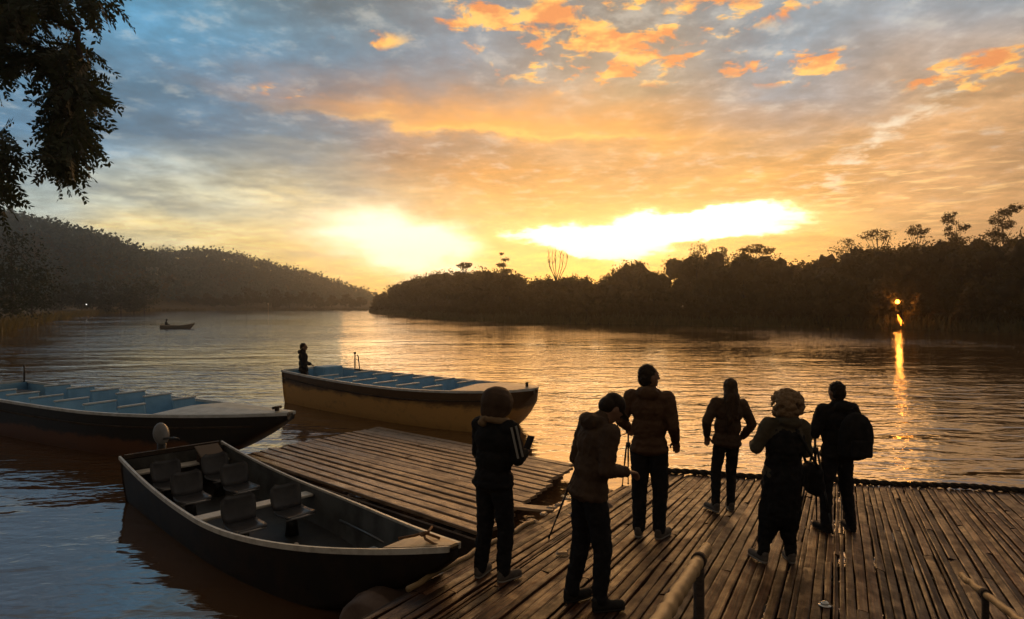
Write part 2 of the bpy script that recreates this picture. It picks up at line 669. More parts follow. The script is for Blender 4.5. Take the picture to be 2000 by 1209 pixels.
M_REED = leaf_mat('reed_blades', (0.10, 0.085, 0.035), (0.17, 0.14, 0.06), 0.3)
M_BARK = mat('bark', (0.045, 0.033, 0.024), 0.9, (0.09, 0.068, 0.05), 7, bump=0.02)
M_SOIL = mat('bank_soil', (0.07, 0.055, 0.028), 0.95, (0.11, 0.085, 0.045), 0.15, bump=0.05, bscale=0.8)

# ================================================================== ground, water
LAND_R = np.array([(-55, 246), (-46, 215), (-37, 190), (-24, 158), (-16, 138), (-6, 118), (0, 106), (10, 99), (19, 94.5), (34, 86), (47, 78), (54, 67), (75, 48), (120, 30),
                   (330, 0), (530, -30), (530, 890), (140, 330), (60, 290), (-10, 280), (-42, 268)], float)
LAND_L = np.array([(-30, 20), (-47, 52), (-59, 74), (-88, 122), (-128, 196), (-150, 260), (-165, 300), (-134, 335), (-75, 341), (0, 350), (90, 365), (200, 420),
                   (520, 896), (-815, 896), (-815, -65), (-40, -65), (-26, -10)], float)


def poly_sd(P, x, y):
    """signed distance to polygon, positive inside"""
    x = np.asarray(x, float); y = np.asarray(y, float)
    d = np.full(x.shape, 1e9)
    ins = np.zeros(x.shape, bool)
    n = len(P)
    for i in range(n):
        ax, ay = P[i]; bx, by = P[(i + 1) % n]
        ex, ey = bx - ax, by - ay
        t = np.clip(((x - ax) * ex + (y - ay) * ey) / (ex * ex + ey * ey), 0, 1)
        d = np.minimum(d, (x - ax - t * ex) ** 2 + (y - ay - t * ey) ** 2)
        c = ((ay > y) != (by > y)) & (x < (bx - ax) * (y - ay) / (by - ay + 1e-12) + ax)
        ins ^= c
    d = np.sqrt(d)
    return np.where(ins, d, -d)


def smoothstep(a, b, x):
    t = np.clip((x - a) / (b - a), 0, 1)
    return t * t * (3 - 2 * t)


def vnoise(x, y, s):
    return (np.sin(x * s + 1.3 * np.sin(y * s * .7)) + np.sin(y * s * 1.13 + 1.7 * np.sin(x * s * .53 + 2))
            + .5 * np.sin((x + y) * s * 2.1 + np.sin((x - y) * s * 1.7))) / 2.5


# crest lines of the wooded hill, photo pixels -> heights at a distance
RIDGE_A = (330.0, [(-700, 400), (-300, 398), (-100, 404), (0, 418), (60, 432), (120, 446), (180, 462), (230, 482), (270, 508), (300, 540), (335, 575), (370, 594), (700, 597)])
RIDGE_B = (480.0, [(-700, 520), (0, 520), (200, 522), (262, 514), (300, 498), (400, 494), (450, 500), (500, 513), (550, 526), (600, 538), (650, 555), (700, 571), (745, 583), (800, 590), (1000, 594), (2500, 594)])


def hill_h(x, y):
    out = np.zeros_like(x)
    for (Y, prof), w0, w1 in ((RIDGE_A, 72, 150), (RIDGE_B, 120, 200)):
        px = np.array([p[0] for p in prof], float)
        hz = CAMZ + (HY - np.array([p[1] for p in prof], float)) / FPX * Y - 5.5
        h = np.interp(x / Y * FPX + 1000, px, np.maximum(hz, 0))
        prof_y = np.where(y < Y, smoothstep(Y - w0, Y, y), 1 - smoothstep(Y, Y + w1, y))
        out = np.maximum(out, h * prof_y * (1 + 0.10 * vnoise(x, y, 0.03) * (1 - prof_y ** 4)))
    return out


def ground_h(x, y):
    sr = poly_sd(LAND_R, x, y)
    sl = poly_sd(LAND_L, x, y)
    sd = np.maximum(sr, sl)
    land = 0.35 + np.clip(sd * 0.10, 0, 1.3) + 0.25 * vnoise(x, y, 0.12)
    bed = np.maximum(sd * 0.25, -2.3)
    z = np.where(sd > 0, land * smoothstep(0, 2.5, sd) + 0.0, bed)
    return z + np.where(sd > 0, hill_h(x, y), 0)


gx = np.linspace(-815, 530, 330)
gy = np.linspace(-65, 895, 250)
GX, GY = np.meshgrid(gx, gy)
GZ = ground_h(GX, GY)
# the boatman's own shore, under and behind the viewer
sh_n = np.clip((-0.5 - GY) / 6, 0, 1) * np.clip((60 - np.abs(GX - 8)) / 15, 0, 1)
GZ = np.maximum(GZ, np.where(sh_n > 0, sh_n * 2.2 - .2, -9))
V = np.stack([GX.ravel(), GY.ravel(), GZ.ravel()], 1)
idx = np.arange(V.shape[0]).reshape(GX.shape)
F = np.stack([idx[:-1, :-1].ravel(), idx[:-1, 1:].ravel(), idx[1:, 1:].ravel(), idx[1:, :-1].ravel()], 1)
tag(link('ground', np_mesh('ground', V, F, True), M_SOIL), kind='structure')
wv = np.array([(-814, -64, 0), (529, -64, 0), (529, 894, 0), (-814, 894, 0)], float)
tag(link('river_water', np_mesh('river_water', wv, np.array([[0, 1, 2, 3]])), M_WATER), 'rippled brown river water reflecting the sunset sky', kind='structure')


def gh(x, y):
    return float(ground_h(np.array([x], float), np.array([y], float))[0])


# ================================================================== foliage generators (numpy)
def leaf_quads(C, size, rng, aspect=0.55, droop=0.0):
    """rhombic leaf clumps at centres C"""
    n = len(C)
    size = np.broadcast_to(np.asarray(size, float), (n,))
    a = rng.normal(size=(n, 3))
    a[:, 2] -= droop
    a /= np.linalg.norm(a, axis=1, keepdims=True)
    b = np.cross(a, rng.normal(size=(n, 3)))
    b /= np.linalg.norm(b, axis=1, keepdims=True) + 1e-9
    a = a * (size * 0.5)[:, None]
    b = b * (size * 0.5 * aspect)[:, None]
    V = np.stack([C - a, C + b * .9 - a * .1, C + a, C - b * .9 + a * .1], 1).reshape(-1, 3)
    return V, np.arange(4 * n).reshape(n, 4)


def crown_points(rng, n, ells, k=12, spread=0.34):
    """leaf centres gathered in clumps inside a set of ellipsoids ((x,y,z),(rx,ry,rz))"""
    w = np.array([e[1][0] * e[1][1] * e[1][2] for e in ells]) ** 0.67
    w = w / w.sum()
    P = []
    for (c, r), q in zip(ells, w):
        m = max(1, int(n * q))
        kk = max(3, int(k * q * len(ells) ** .3) + 3)
        d = rng.normal(size=(kk, 3))
        d /= np.linalg.norm(d, axis=1, keepdims=True)
        cc = d * (rng.random((kk, 1)) ** 0.4) * 0.86
        i = rng.integers(0, kk, m)
        p = cc[i] + rng.normal(size=(m, 3)) * spread * (0.55 + 0.9 * rng.random((kk, 1))[i])
        nr = np.linalg.norm(p, axis=1, keepdims=True)
        p = np.where(nr > 1.06, p / nr * (0.75 + .3 * rng.random((m, 1))), p)
        P.append(np.array(c) + p * np.array(r))
    return np.concatenate(P)


def tree_thing(name, label, base, h, ells, seed, nleaf, lsize, lmat, group=None, trunk_r=0.14, lean=(0, 0), limbs=5, cat='tree', k=12, spread=0.34, lt=0.4):
    """tree > trunk (with limbs), crown; ells relative to the base"""
    rng = np.random.default_rng(seed)
    root = empty(name, base)
    tag(root, label, cat, group)
    tb = MB()
    top = Vector((lean[0], lean[1], h * 0.86))
    path = [Vector((0, 0, -0.4)), Vector((lean[0] * .1, lean[1] * .1, h * .25)), Vector((lean[0] * .45 + .04 * h * (rng.random() - .5), lean[1] * .45, h * .55)), top]
    tb.tube(path, [trunk_r * 1.25, trunk_r, trunk_r * .7, trunk_r * .18], 7)
    for i in range(limbs):
        c, r = ells[i % len(ells)]
        t = lt + (.92 - lt) * rng.random()
        p0 = Vector((lean[0] * t * t, lean[1] * t * t, h * .86 * t))
        p1 = Vector(c) + Vector([(rng.random() - .5) * 1.2 * q for q in r])
        pm = (p0 + p1) / 2 + Vector((0, 0, -.06 * h * rng.random()))
        tb.tube([p0, pm, p1], [trunk_r * .45, trunk_r * .28, trunk_r * .08], 5)
    tb.build('trunk', M_BARK, root, True)
    P = crown_points(rng, nleaf, ells, k, spread)
    V, F = leaf_quads(P, lsize * (0.6 + 0.8 * rng.random(len(P))), rng)
    link('crown', np_mesh('crown', V, F), lmat, root)
    return root


# ------------------------------------------------------------------ right bank forest
TOPX = [640, 700, 750, 800, 870, 905, 950, 1000, 1030, 1060, 1130, 1180, 1230, 1290, 1340, 1365, 1400, 1430, 1455, 1500, 1560, 1600, 1640, 1680, 1750, 1830, 1900, 1960, 2000, 2200, 2600]
TOPY = [600, 590, 558, 541, 525, 518, 522, 528, 548, 540, 542, 528, 510, 500, 494, 476, 480, 496, 482, 490, 494, 488, 470, 474, 476, 466, 456, 450, 450, 440, 430]
BANK = [(-54, 244), (-46, 215), (-37, 190), (-24, 158), (-16, 138), (-6, 118), (0, 106), (10, 99), (19, 94.5), (34, 86), (47, 78), (54, 67), (75, 48), (100, 38)]


def along(poly, t):
    seg = [math.dist(poly[i], poly[i + 1]) for i in range(len(poly) - 1)]
    L = sum(seg) * t
    for i, s_ in enumerate(seg):
        if L <= s_ or i == len(seg) - 1:
            q = min(1, L / s_)
            a, b = poly[i], poly[i + 1]
            nx, ny = (b[1] - a[1]) / s_, -(b[0] - a[0]) / s_   # right of travel
            return a[0] + (b[0] - a[0]) * q, a[1] + (b[1] - a[1]) * q, nx, ny
        L -= s_


def forest_pts():
    rng = np.random.default_rng(5)
    PV, PS, CV, CF = [], [], [], []
    nc = 0
    TV = MB()
    unit = MB().ell((0, 0, 0), 1.0, None, 12, 8)
    UV = np.array(unit.v)
    UF = np.array([f if len(f) == 4 else (*f, f[-1]) for f in unit.f])
    UT = np.array([q for f in unit.f for q in ([f] if len(f) == 3 else [(f[0], f[1], f[2]), (f[0], f[2], f[3])])])
    for i in range(560):
        t = ((i + rng.random()) / 560)
        bx, by, nx, ny = along(BANK, t)
        off = 1.5 + 26 * rng.random() ** 1.4
        x, y = bx - nx * off, by - ny * off
        if i % 7 == 3:
            y = 84 + 26 * rng.random()
            x = (1690 + 230 * rng.random() - 1000) / FPX * y
            off = 12
        if i % 5 == 1: x, y, off = bx - nx * 2.5, by - ny * 2.5, 2.5
        if float(poly_sd(LAND_R, np.array([x]), np.array([y]))[0]) < 1.0:
            x, y = bx - nx * 2.2, by - ny * 2.2
        if float(poly_sd(LAND_R, np.array([x]), np.array([y]))[0]) < 0.5: continue
        px = 1000 + x / y * FPX
        ty = np.interp(px, TOPX, TOPY)
        h = (CAMZ + (HY - ty) / FPX * y) * (0.72 + 0.28 * rng.random())
        if off < 6: h *= 0.55 + .3 * rng.random()
        if i % 5 == 1: h = 2.6 + 1.6 * rng.random()
        g = gh(x, y)
        cw = h * (0.22 + 0.10 * rng.random())
        ells = [((0, 0, h * .70), (cw, cw, h * .27)), ((cw * .5, -cw * .2, h * .45), (cw * .9, cw * .9, h * .26)), ((-cw * .5, cw * .1, h * .30), (cw, cw, h * .25))]
        n = int(1100 if y < 130 else 500)
        P = crown_points(rng, n, ells, 22, 0.23) + np.array([x, y, g * .6])
        for (c0, r0) in ells:
            lump = 1 + .22 * np.sin(UV[:, :1] * 5 + i) * np.sin(UV[:, 1:2] * 6 + 2 * i) + .18 * rng.normal(size=(len(UV), 1))
            CV.append(UV * lump * .54 * np.array(r0) + np.array(c0) + np.array([x, y, g * .6]))
            CF.append(UT + nc)
            nc += len(UV)
        PV.append(P)
        PS.append((0.26 + 0.34 * rng.random(len(P))) * (1.0 if y < 130 else 1.5))
        TV.tube([(x, y, -.2), (x + .1, y, h * .4), (x, y, h * .8)], [.16, .12, .03], 5)
    return np.concatenate(PV), np.concatenate(PS), TV, np.concatenate(CV), np.concatenate(CF)


P, PS, TV, CV, CF = forest_pts()
V, F = leaf_quads(P, PS, np.random.default_rng(6))
fo = link('riverside_forest', np_mesh('riverside_forest', V, F), M_LEAF_R)
tag(fo, 'dense dark forest massed along the right river bank', kind='stuff')
fo2 = TV.build('forest_trunks', M_BARK, fo, True)
fo2['kind'] = 'stuff'
fo3 = link('forest_crowns', np_mesh('forest_crowns', CV, CF), M_LEAF_R, fo)
fo3['kind'] = 'stuff'


def reeds(name, label, poly, n, seed, hmin, hmax, depth, sd_poly):
    rng = np.random.default_rng(seed)
    C = []
    for i in range(n):
        bx, by, nx, ny = along(poly, rng.random())
        o = depth * rng.random() ** 1.4 - 0.5
        C.append((bx - nx * o, by - ny * o))
    C = np.array(C)
    sd = poly_sd(sd_poly, C[:, 0], C[:, 1])
    C = C[sd > -1.2]
    n = len(C)
    h = hmin + (hmax - hmin) * rng.random(n)
    w = 0.10 + 0.12 * rng.random(n)
    an = rng.random(n) * math.pi
    lx, ly = rng.normal(size=n) * .22 * h, rng.normal(size=n) * .22 * h
    z0 = np.maximum(ground_h(C[:, 0], C[:, 1]), -0.1) - 0.05
    a = np.stack([C[:, 0] - np.cos(an) * w, C[:, 1] - np.sin(an) * w, z0], 1)
    b = np.stack([C[:, 0] + np.cos(an) * w, C[:, 1] + np.sin(an) * w, z0], 1)
    c = np.stack([C[:, 0] + lx, C[:, 1] + ly, z0 + h], 1)
    m = np.stack([C[:, 0] + lx * .4 + np.cos(an) * w, C[:, 1] + ly * .4 + np.sin(an) * w, z0 + h * .6], 1)
    V = np.stack([a, b, m, c], 1).reshape(-1, 3)
    o = link(name, np_mesh(name, V, np.arange(4 * n).reshape(n, 4)), M_REED)
    tag(o, label, kind='stuff')


reeds('bank_reeds', 'dry reeds and grass fringing the right bank', BANK, 9000, 21, 0.5, 1.7, 4.0, LAND_R)
BANK_L = [(-134, 335), (-165, 300), (-150, 260), (-128, 196), (-88, 122), (-59, 74), (-47, 52)]
reeds('bank_reeds', 'olive reeds and grass fringing the left bank', BANK_L, 9000, 22, 0.6, 2.0, 14.0, LAND_L)
reeds('bank_reeds', 'grass strip on the far bank where the river bends', [(90, 365), (0, 350), (-75, 341), (-134, 335)], 2500, 23, 0.6, 1.8, 8.0, LAND_L)

# trees that stand out of the right bank forest, each told apart by its outline
def rt(px, topy, depth, name, label, kind, seed, w=1.0, nleaf=700, lsize=0.42, group='trees standing out of the right bank forest'):
    p = PT(px, HY, depth)
    x, y = p.x, p.y
    g = max(0.0, gh(x, y))
    h = CAMZ + (HY - topy) / FPX * y - g
    rng = np.random.default_rng(seed)
    if kind == 'round':
        ells = [((0, 0, h * .84), (h * .12 * w, h * .12 * w, h * .13)), ((h * .07 * w, 0, h * .7), (h * .13 * w, h * .12 * w, h * .13)), ((-h * .08 * w, 0, h * .66), (h * .12 * w, h * .12 * w, h * .14)),
                ((0, -.03 * h, h * .48), (h * .17 * w, h * .15 * w, h * .2))]
    elif kind == 'flat':
        ells = [((h * .09 * w * s_, h * .04 * q, h * (.90 + .04 * q)), (h * .085 * w, h * .08 * w, h * .042)) for s_, q in ((-1, 0), (0, 1), (1, .3), (.5, -.9), (-.5, -.6))]
        ells.append(((0, 0, h * .66), (h * .07 * w, h * .07 * w, h * .07)))
    elif kind == 'layer':
        ells = []
        for k_ in range(6):
            f = k_ / 5
            rr = h * (.19 - .15 * f) * w
            ells.append(((h * .03 * (-1) ** k_ * w, 0, h * (.52 + .46 * f)), (rr, rr, h * .035)))
    elif kind == 'ragged':
        ells = [((h * .17 * w * (rng.random() - .5) * 2 * (1 - .5 * q), h * .1 * (rng.random() - .5), h * (.55 + .42 * q)), (h * .075 * w, h * .07 * w, h * .055)) for q in np.linspace(0, 1, 9)]
    return tree_thing(name, label, (x, y, g), h, ells, seed, int(nleaf * 2.2), lsize * .72, M_LEAF_R, group, 0.15, (0, 0), 7, k=14, spread=.30, lt=.72 if kind == 'flat' else .5)


rt(908, 508, 150, 'spreading_tree', 'small flat-topped tree left of the tall pine on the right bank', 'flat', 31, 1.0, 420, .5)
rt(984, 492, 122, 'pine_tree', 'tall tiered pine rising above the middle of the far bank', 'layer', 32, 1.0, 1100, .42)
rt(810, 546, 170, 'round_tree', 'rounded tree near the tip of the wooded point', 'round', 33, 1.5, 900, .5)
rt(1363, 468, 104, 'round_tree', 'higher of the two domed trees under the bright cloud gap', 'round', 34, 1.1, 1100, .4)
rt(1405, 476, 106, 'round_tree', 'lower domed tree right of its taller twin under the cloud gap', 'round', 35, 1.0, 1000, .4)
rt(1478, 474, 102, 'spreading_tree', 'low spreading tree at the right end of the bright gap', 'flat', 36, 1.5, 700, .4)
rt(1652, 460, 98, 'round_tree', 'domed dark tree left of the lacy flat-topped tree', 'round', 37, 1.1, 1100, .36)
rt(1714, 442, 94, 'spreading_tree', 'lacy flat-topped tree with sky showing under its crown', 'flat', 38, 1.25, 520, .34)
rt(1792, 433, 92, 'spreading_tree', 'small lone crown floating above the right forest on a thin stem', 'flat', 39, .8, 520, .34)
rt(1868, 416, 90, 'ragged_tree', 'ragged tree second from the right edge of the forest', 'ragged', 40, 1.0, 1300, .36)
rt(1958, 400, 88, 'ragged_tree', 'tallest ragged tree near the right edge of the picture', 'ragged', 41, 1.15, 1700, .36)
rt(1920, 446, 86, 'round_tree', 'dense round tree between the two tall ragged trees', 'round', 42, 1.2, 1100, .36)
rt(2010, 440, 84, 'round_tree', 'dense tree cut by the right edge of the picture', 'round', 43, 1.3, 1100, .36)

# the leafless tree
def bare_tree():
    p = PT(1087, HY, 118)
    g = max(0, gh(p.x, p.y))
    h = CAMZ + (HY - 486) / FPX * p.y - g
    rng = random.Random(4)
    root = empty('bare_tree', (p.x, p.y, g))
    tag(root, 'leafless tree with upright twigs beside the tall pine', 'tree', 'trees standing out of the right bank forest')
    t = MB()
    t.tube([(0, 0, -.3), (0.05, 0, h * .3), (-.05, 0, h * .5)], [.18, .14, .11], 7)
    t.build('trunk', M_BARK, root, True)
    for i in range(8):
        b = MB()
        an = 2 * math.pi * i / 8 + rng.random()
        sp = 1.0 + rng.random() * 1.1
        z1 = h * (.88 + .12 * rng.random())
        p0 = Vector((0, 0, h * (.42 + .1 * rng.random())))
        p1 = Vector((math.cos(an) * sp, math.sin(an) * sp, h * .72))
        p2 = Vector((math.cos(an) * sp * 1.25, math.sin(an) * sp * 1.25, z1))
        b.tube([p0, p1, p2], [.085, .06, .025], 5)
        for j in range(5):
            q = p1.lerp(p2, rng.random())
            b.tube([q, q + Vector(((rng.random() - .5) * 1.0, (rng.random() - .5) * 1.0, .6 + .8 * rng.random()))], [.035, .015], 4)
        b.build('branch', M_BARK, root, True)


bare_tree()

# ------------------------------------------------------------------ hill woods
def hill_forest():
    rng = np.random.default_rng(9)
    PV, PS = [], []
    n = 0
    x = rng.uniform(-420, 40, 15000)
    y = rng.uniform(215, 490, 15000)
    px = x / y * FPX + 1000
    hh = hill_h(x, y)
    ok = (px > -60) & (px < 860) & (hh > 2.0)
    x, y, hh = x[ok], y[ok], hh[ok]
    z = ground_h(x, y)
    for i in range(len(x)):
        h = 4.0 + 4.5 * rng.random()
        m = 16
        p = rng.normal(size=(m, 3)) * np.array([h * .20, h * .20, h * .22]) + np.array([x[i], y[i], z[i] + h * .60])
        PV.append(p)
        PS.append(np.full(m, 1.3 + .8 * rng.random()) * (h / 7))
    return np.concatenate(PV), np.concatenate(PS)


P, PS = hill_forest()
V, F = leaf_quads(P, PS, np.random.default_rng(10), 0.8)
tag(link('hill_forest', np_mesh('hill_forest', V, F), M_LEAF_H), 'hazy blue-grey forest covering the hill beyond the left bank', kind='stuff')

# trees along the left bank and the far bend
LT = [  # px, top y, depth, width, label
    (24, 432, 84, 1.7, 'dark tall tree on the left bank, cut by the left edge'),
    (-20, 470, 76, 1.8, 'dark bushy tree at the extreme left edge above the reeds'),
    (62, 520, 104, 1.9, 'dark bush mound just right of the left-edge trees'),
    (120, 544, 190, 1.7, 'grey-green tree left of the white lamp on the left bank'),
    (160, 548, 200, 1.8, 'soft grey-green tree right above the white lamp'),
    (198, 543, 205, 1.7, 'hazy tree between the lamp and the round dark tree'),
    (236, 540, 212, 1.7, 'hazy broad tree just left of the round dark tree'),
    (282, 535, 222, 1.8, 'round dark tree at the end of the left bank grove'),
    (262, 556, 214, 1.6, 'low shrub-like tree at the foot of the left bank grove'),
]
for i, (px, ty, dep, w, lab) in enumerate(LT):
    p = PT(px, HY, dep)
    g = max(0.1, gh(p.x, p.y))
    h = max(5.0, CAMZ + (HY - ty) / FPX * dep - g)
    ells = [((0, 0, h * .74), (h * .17 * w, h * .17 * w, h * .2)), ((h * .13 * w, 0, h * .48), (h * .17 * w, h * .16 * w, h * .24)), ((-h * .13 * w, 0, h * .44), (h * .17 * w, h * .16 * w, h * .24)),
            ((0, -.05 * h, h * .22), (h * .22 * w, h * .16 * w, h * .2))]
    tree_thing('bank_tree', lab, (p.x, p.y, g), h, ells, 60 + i, 2200 if dep < 120 else 1000, .42 if dep < 120 else .85, M_LEAF_L, 'trees along the left bank', .16, (0, 0), 4, k=20, spread=.28)
FB = [(330, 572, 345), (362, 576, 340), (405, 572, 350), (440, 574, 346), (482, 556, 352), (500, 566, 350), (533, 560, 350), (565, 568, 346), (590, 564, 352), (612, 570, 348), (648, 576, 352), (676, 572, 350), (704, 578, 352),
      (420, 582, 342), (545, 580, 343), (625, 584, 344), (690, 588, 344), (735, 588, 356), (380, 586, 340), (460, 580, 344)]
for i, (px, ty, dep) in enumerate(FB):
    p = PT(px, HY, dep)
    g = max(0.1, gh(p.x, p.y))
    h = max(5.0, CAMZ + (HY - ty) / FPX * dep - g)
    w = 1.7
    ells = [((0, 0, h * .74), (h * .18 * w, h * .18 * w, h * .2)), ((h * .14 * w, 0, h * .46), (h * .2 * w, h * .2 * w, h * .26)), ((-h * .14 * w, 0, h * .36), (h * .2 * w, h * .2 * w, h * .26))]
    lab = 'low hazy tree in the row lining the far bend of the river'
    if i == 4: lab = 'highest domed tree in the row at the far river bend'
    if i == 6: lab = 'pointed tree right of the highest dome at the far bend'
    tree_thing('far_bank_tree', lab, (p.x, p.y, g), h, ells, 90 + i, 520, 1.3, M_LEAF_L, 'trees lining the far bend', .2, (0, 0), 2, k=14, spread=.3)

# ------------------------------------------------------------------ overhanging tree, upper left
def near_tree():
    rng = np.random.default_rng(17)
    base = Vector((-14.2, 10.4, 0.0))
    root = empty('overhanging_tree', base)
    tag(root, 'dark overhanging tree with drooping feathery boughs at the upper left', 'tree')
    tk = MB()
    tk.tube([Vector((0, 0, -2.2)), Vector((.1, 0, 2.0)), Vector((.5, .1, 5.0)), Vector((1.2, .2, 8.6))], [.48, .40, .32, .20], 12)
    tk.build('trunk', M_BARK, root, True)
    # drooping masses: photo pixel centre, radius in pixels, distance, number of sprays
    C = [(70, -6, 110, 30, 10.6, 150), (10, 26, 50, 36, 10.2, 90), (185, 6, 34, 18, 10.8, 14), (125, 110, 58, 30, 10.4, 85), (50, 100, 44, 30, 10.8, 40), (142, 178, 46, 46, 10.4, 130), (134, 248, 32, 46, 10.3, 105), (124, 308, 20, 28, 10.2, 34),
         (-8, 120, 24, 36, 10.9, 30), (-28, 285, 36, 36, 10.0, 56), (-18, 335, 26, 30, 10.0, 36), (-14, 382, 20, 22, 10.2, 12), (178, 165, 20, 26, 10.3, 12), (-70, 40, 70, 90, 10.6, 80), (40, -70, 200, 50, 10.6, 100), (-120, 280, 50, 140, 10.2, 70)]
    LV = []
    sprays = MB()
    for cx, cy, rx, ry, dep, n in C:
        for i in range(n):
            u = rng.normal(size=3) * .55
            r = np.linalg.norm(u)
            if r > 1: u /= r
            p = PT(cx + u[0] * rx, cy + u[1] * ry, dep + u[2] * 1.1)
            # spray: stem drooping outward from the mass centre
            out = Vector((u[0] * .9 + .18, u[2] * .7, -u[1] * .4 - .60)) + Vector(rng.normal(size=3) * .35)
            out.normalize()
            L = .26 + .26 * rng.random()
            side = out.cross(Vector((0, 0, 1)))
            if side.length < .05: side = Vector((1, 0, 0))
            side.normalize()
            nrm = side.cross(out)
            side = (side * math.cos(.9 * rng.normal()) + nrm * math.sin(.9 * rng.normal())).normalized()
            m = 9
            prev = None
            for k in range(m):
                t = k / (m - 1)
                q = p + out * (L * t) + Vector((0, 0, -.16 * L * t * t))
                for sgn in (-1, 1):
                    d = (side * sgn * .8 + out * .55 + Vector((0, 0, -.25)) + Vector(rng.normal(size=3) * .15)).normalized()
                    ll = (.07 + .09 * rng.random()) * (1 - .35 * abs(t - .45))
                    w = out.cross(d).cross(d).normalized() * ll * .24
                    LV += [q, q + d * ll * .45 + w, q + d * ll, q + d * ll * .45 - w]
            sprays.tube([p, p + out * L * .5 + Vector((0, 0, -.04 * L)), p + out * L + Vector((0, 0, -.16 * L))], [.006, .004, .002], 3, False)
    V = np.array([tuple(v - base) for v in LV])
    cr = link('crown', np_mesh('crown', V, np.arange(len(V)).reshape(-1, 4)), M_LEAF_N, root)
    sprays.v = [tuple(Vector(v) - base) for v in sprays.v]
    sprays.build('twigs', M_BARK, cr)
    # boughs
    for pts_, r0 in (([(-200, -60, 10.6), (-60, -20, 10.6), (60, 10, 10.6), (150, 60, 10.5), (165, 170, 10.4), (140, 300, 10.3)], .085),
                     ([(-220, 60, 10.4), (-80, 70, 10.4), (30, 80, 10.6), (100, 100, 10.6), (150, 130, 10.5)], .07),
                     ([(-200, 120, 10.2), (-80, 170, 10.1), (-20, 260, 10.0), (-5, 360, 10.0)], .06),
                     ([(-120, -120, 10.6), (60, -40, 10.7), (190, 10, 10.8)], .06)):
        b = MB()
        path = [PT(*q) - base for q in pts_]
        path = [Vector((.6, .1, path[0].z - 1.2))] + path
        b.tube(path, [r0 * (1.2 - .95 * i / (len(path) - 1)) for i in range(len(path))], 7)
        b.build('bough', M_BARK, root, True)


near_tree()

# ================================================================== far things on the water and banks
M_HULLDARK = mat('dark_hull_paint', (0.012, 0.010, 0.009), 0.5, (0.03, 0.018, 0.012), 4.0, spec=.25)
M_STEEL = mat('dull_metal', (0.22, 0.21, 0.20), 0.35, metal=0.8)
M_BLACKM = mat('black_metal', (0.02, 0.02, 0.02), 0.35)


def lamp():
    p = WP(1750, 642, 0)
    p = Vector((47.6, 79.4, 0))
    root = empty('lamp_post', (p.x, p.y, 0))
    tag(root, 'glowing orange lamp on a post at the right bank waterline', 'lamp')
    MB().tube([(0, 0, -.6), (0, 0, 3.0)], .05, 8).build('post', M_BEAM, root, True)
    MB().tube([(0, 0, 3.0), (0, -.25, 3.18), (0, -.35, 3.2)], .03, 6).build('arm', M_BEAM, root, True)
    MB().cap((0, -.35, 3.32), .26, (0, -.35, 3.30), .26).build('bulb', mat('lamp_glow', (1, .6, .2), .5, emit=((1.0, .30, .03), 11.0)), root, True)
    l = bpy.data.lights.new('lamp_light', 'POINT')
    l.energy = 260
    l.color = (1, .36, .05)
    l.shadow_soft_size = .25
    lo = bpy.data.objects.new('lamp_light', l)
    lo.location = (0, -.75, 3.3)
    lo.parent = root
    COL.objects.link(lo)
    b = empty('glow_below_lamp', (47.9, 79.0, 0))  # slanted orange emissive shape below the lamp
    tag(b, 'slanted orange glow below the lamp on the right bank', 'fire')
    MB().tube([(-.3, 0, .1), (-.35, 0, .55), (0, 0, .2)], .04, 6).tube([(.35, 0, .1), (.35, 0, .5), (0, 0, .2)], .04, 6).build('glow_frame', M_BLACKM, b)
    f = MB()
    f.tube([(.25, 0, .35), (.12, 0, .75), (-.10, 0, 1.2), (-.28, .05, 1.75)], [.14, .24, .16, .03], 8)
    f.build('glow_shape', mat('glow_shape', (1, .5, .1), .6, emit=((1.0, .26, .02), 5.0)), b, True)
    # small plank landing they stand on
    j = empty('landing_stage', (48.4, 80.6, 0))
    tag(j, 'small dark landing stage under the lamp on the right bank', 'landing stage')
    for k in range(6):
        MB().box((0, -1.2 + k * .42, .22), (3.4, .36, .06)).build('plank', M_BEAM, j)
    for sx in (-1.5, 1.5):
        MB().tube([(sx, -1.1, -1.2), (sx, -1.1, .5)], .07, 6).build('pile', M_BEAM, j)


lamp()


def small_lamp():
    p = WP(168, 612, 0)
    p = PT(168, 612, 200)
    g = gh(p.x, p.y)
    root = empty('lamp_post', (p.x, p.y, g))
    tag(root, 'tiny white lamp on the left bank among the reeds', 'lamp')
    MB().tube([(0, 0, -.3), (0, 0, 2.0)], .06, 6).build('post', M_BEAM, root)
    MB().ell((0, 0, 2.15), .28).build('bulb', mat('white_lamp', (1, 1, 1), .5, emit=((1, .97, .9), 1.8)), root, True)


small_lamp()


def marker():
    p = PT(524, 612, 250)
    root = empty('marker_post', (p.x, p.y, 0))
    tag(root, 'thin pale marker post in the water off the far bend', 'post')
    MB().tube([(0, 0, -1.5), (0, 0, 3.2)], .12, 6).build('pole', M_BAMBOO, root)
    MB().box((0, 0, 3.2), (.5, .1, .5)).build('board', mat('pale_board', (.6, .58, .5), .6), root)


marker()


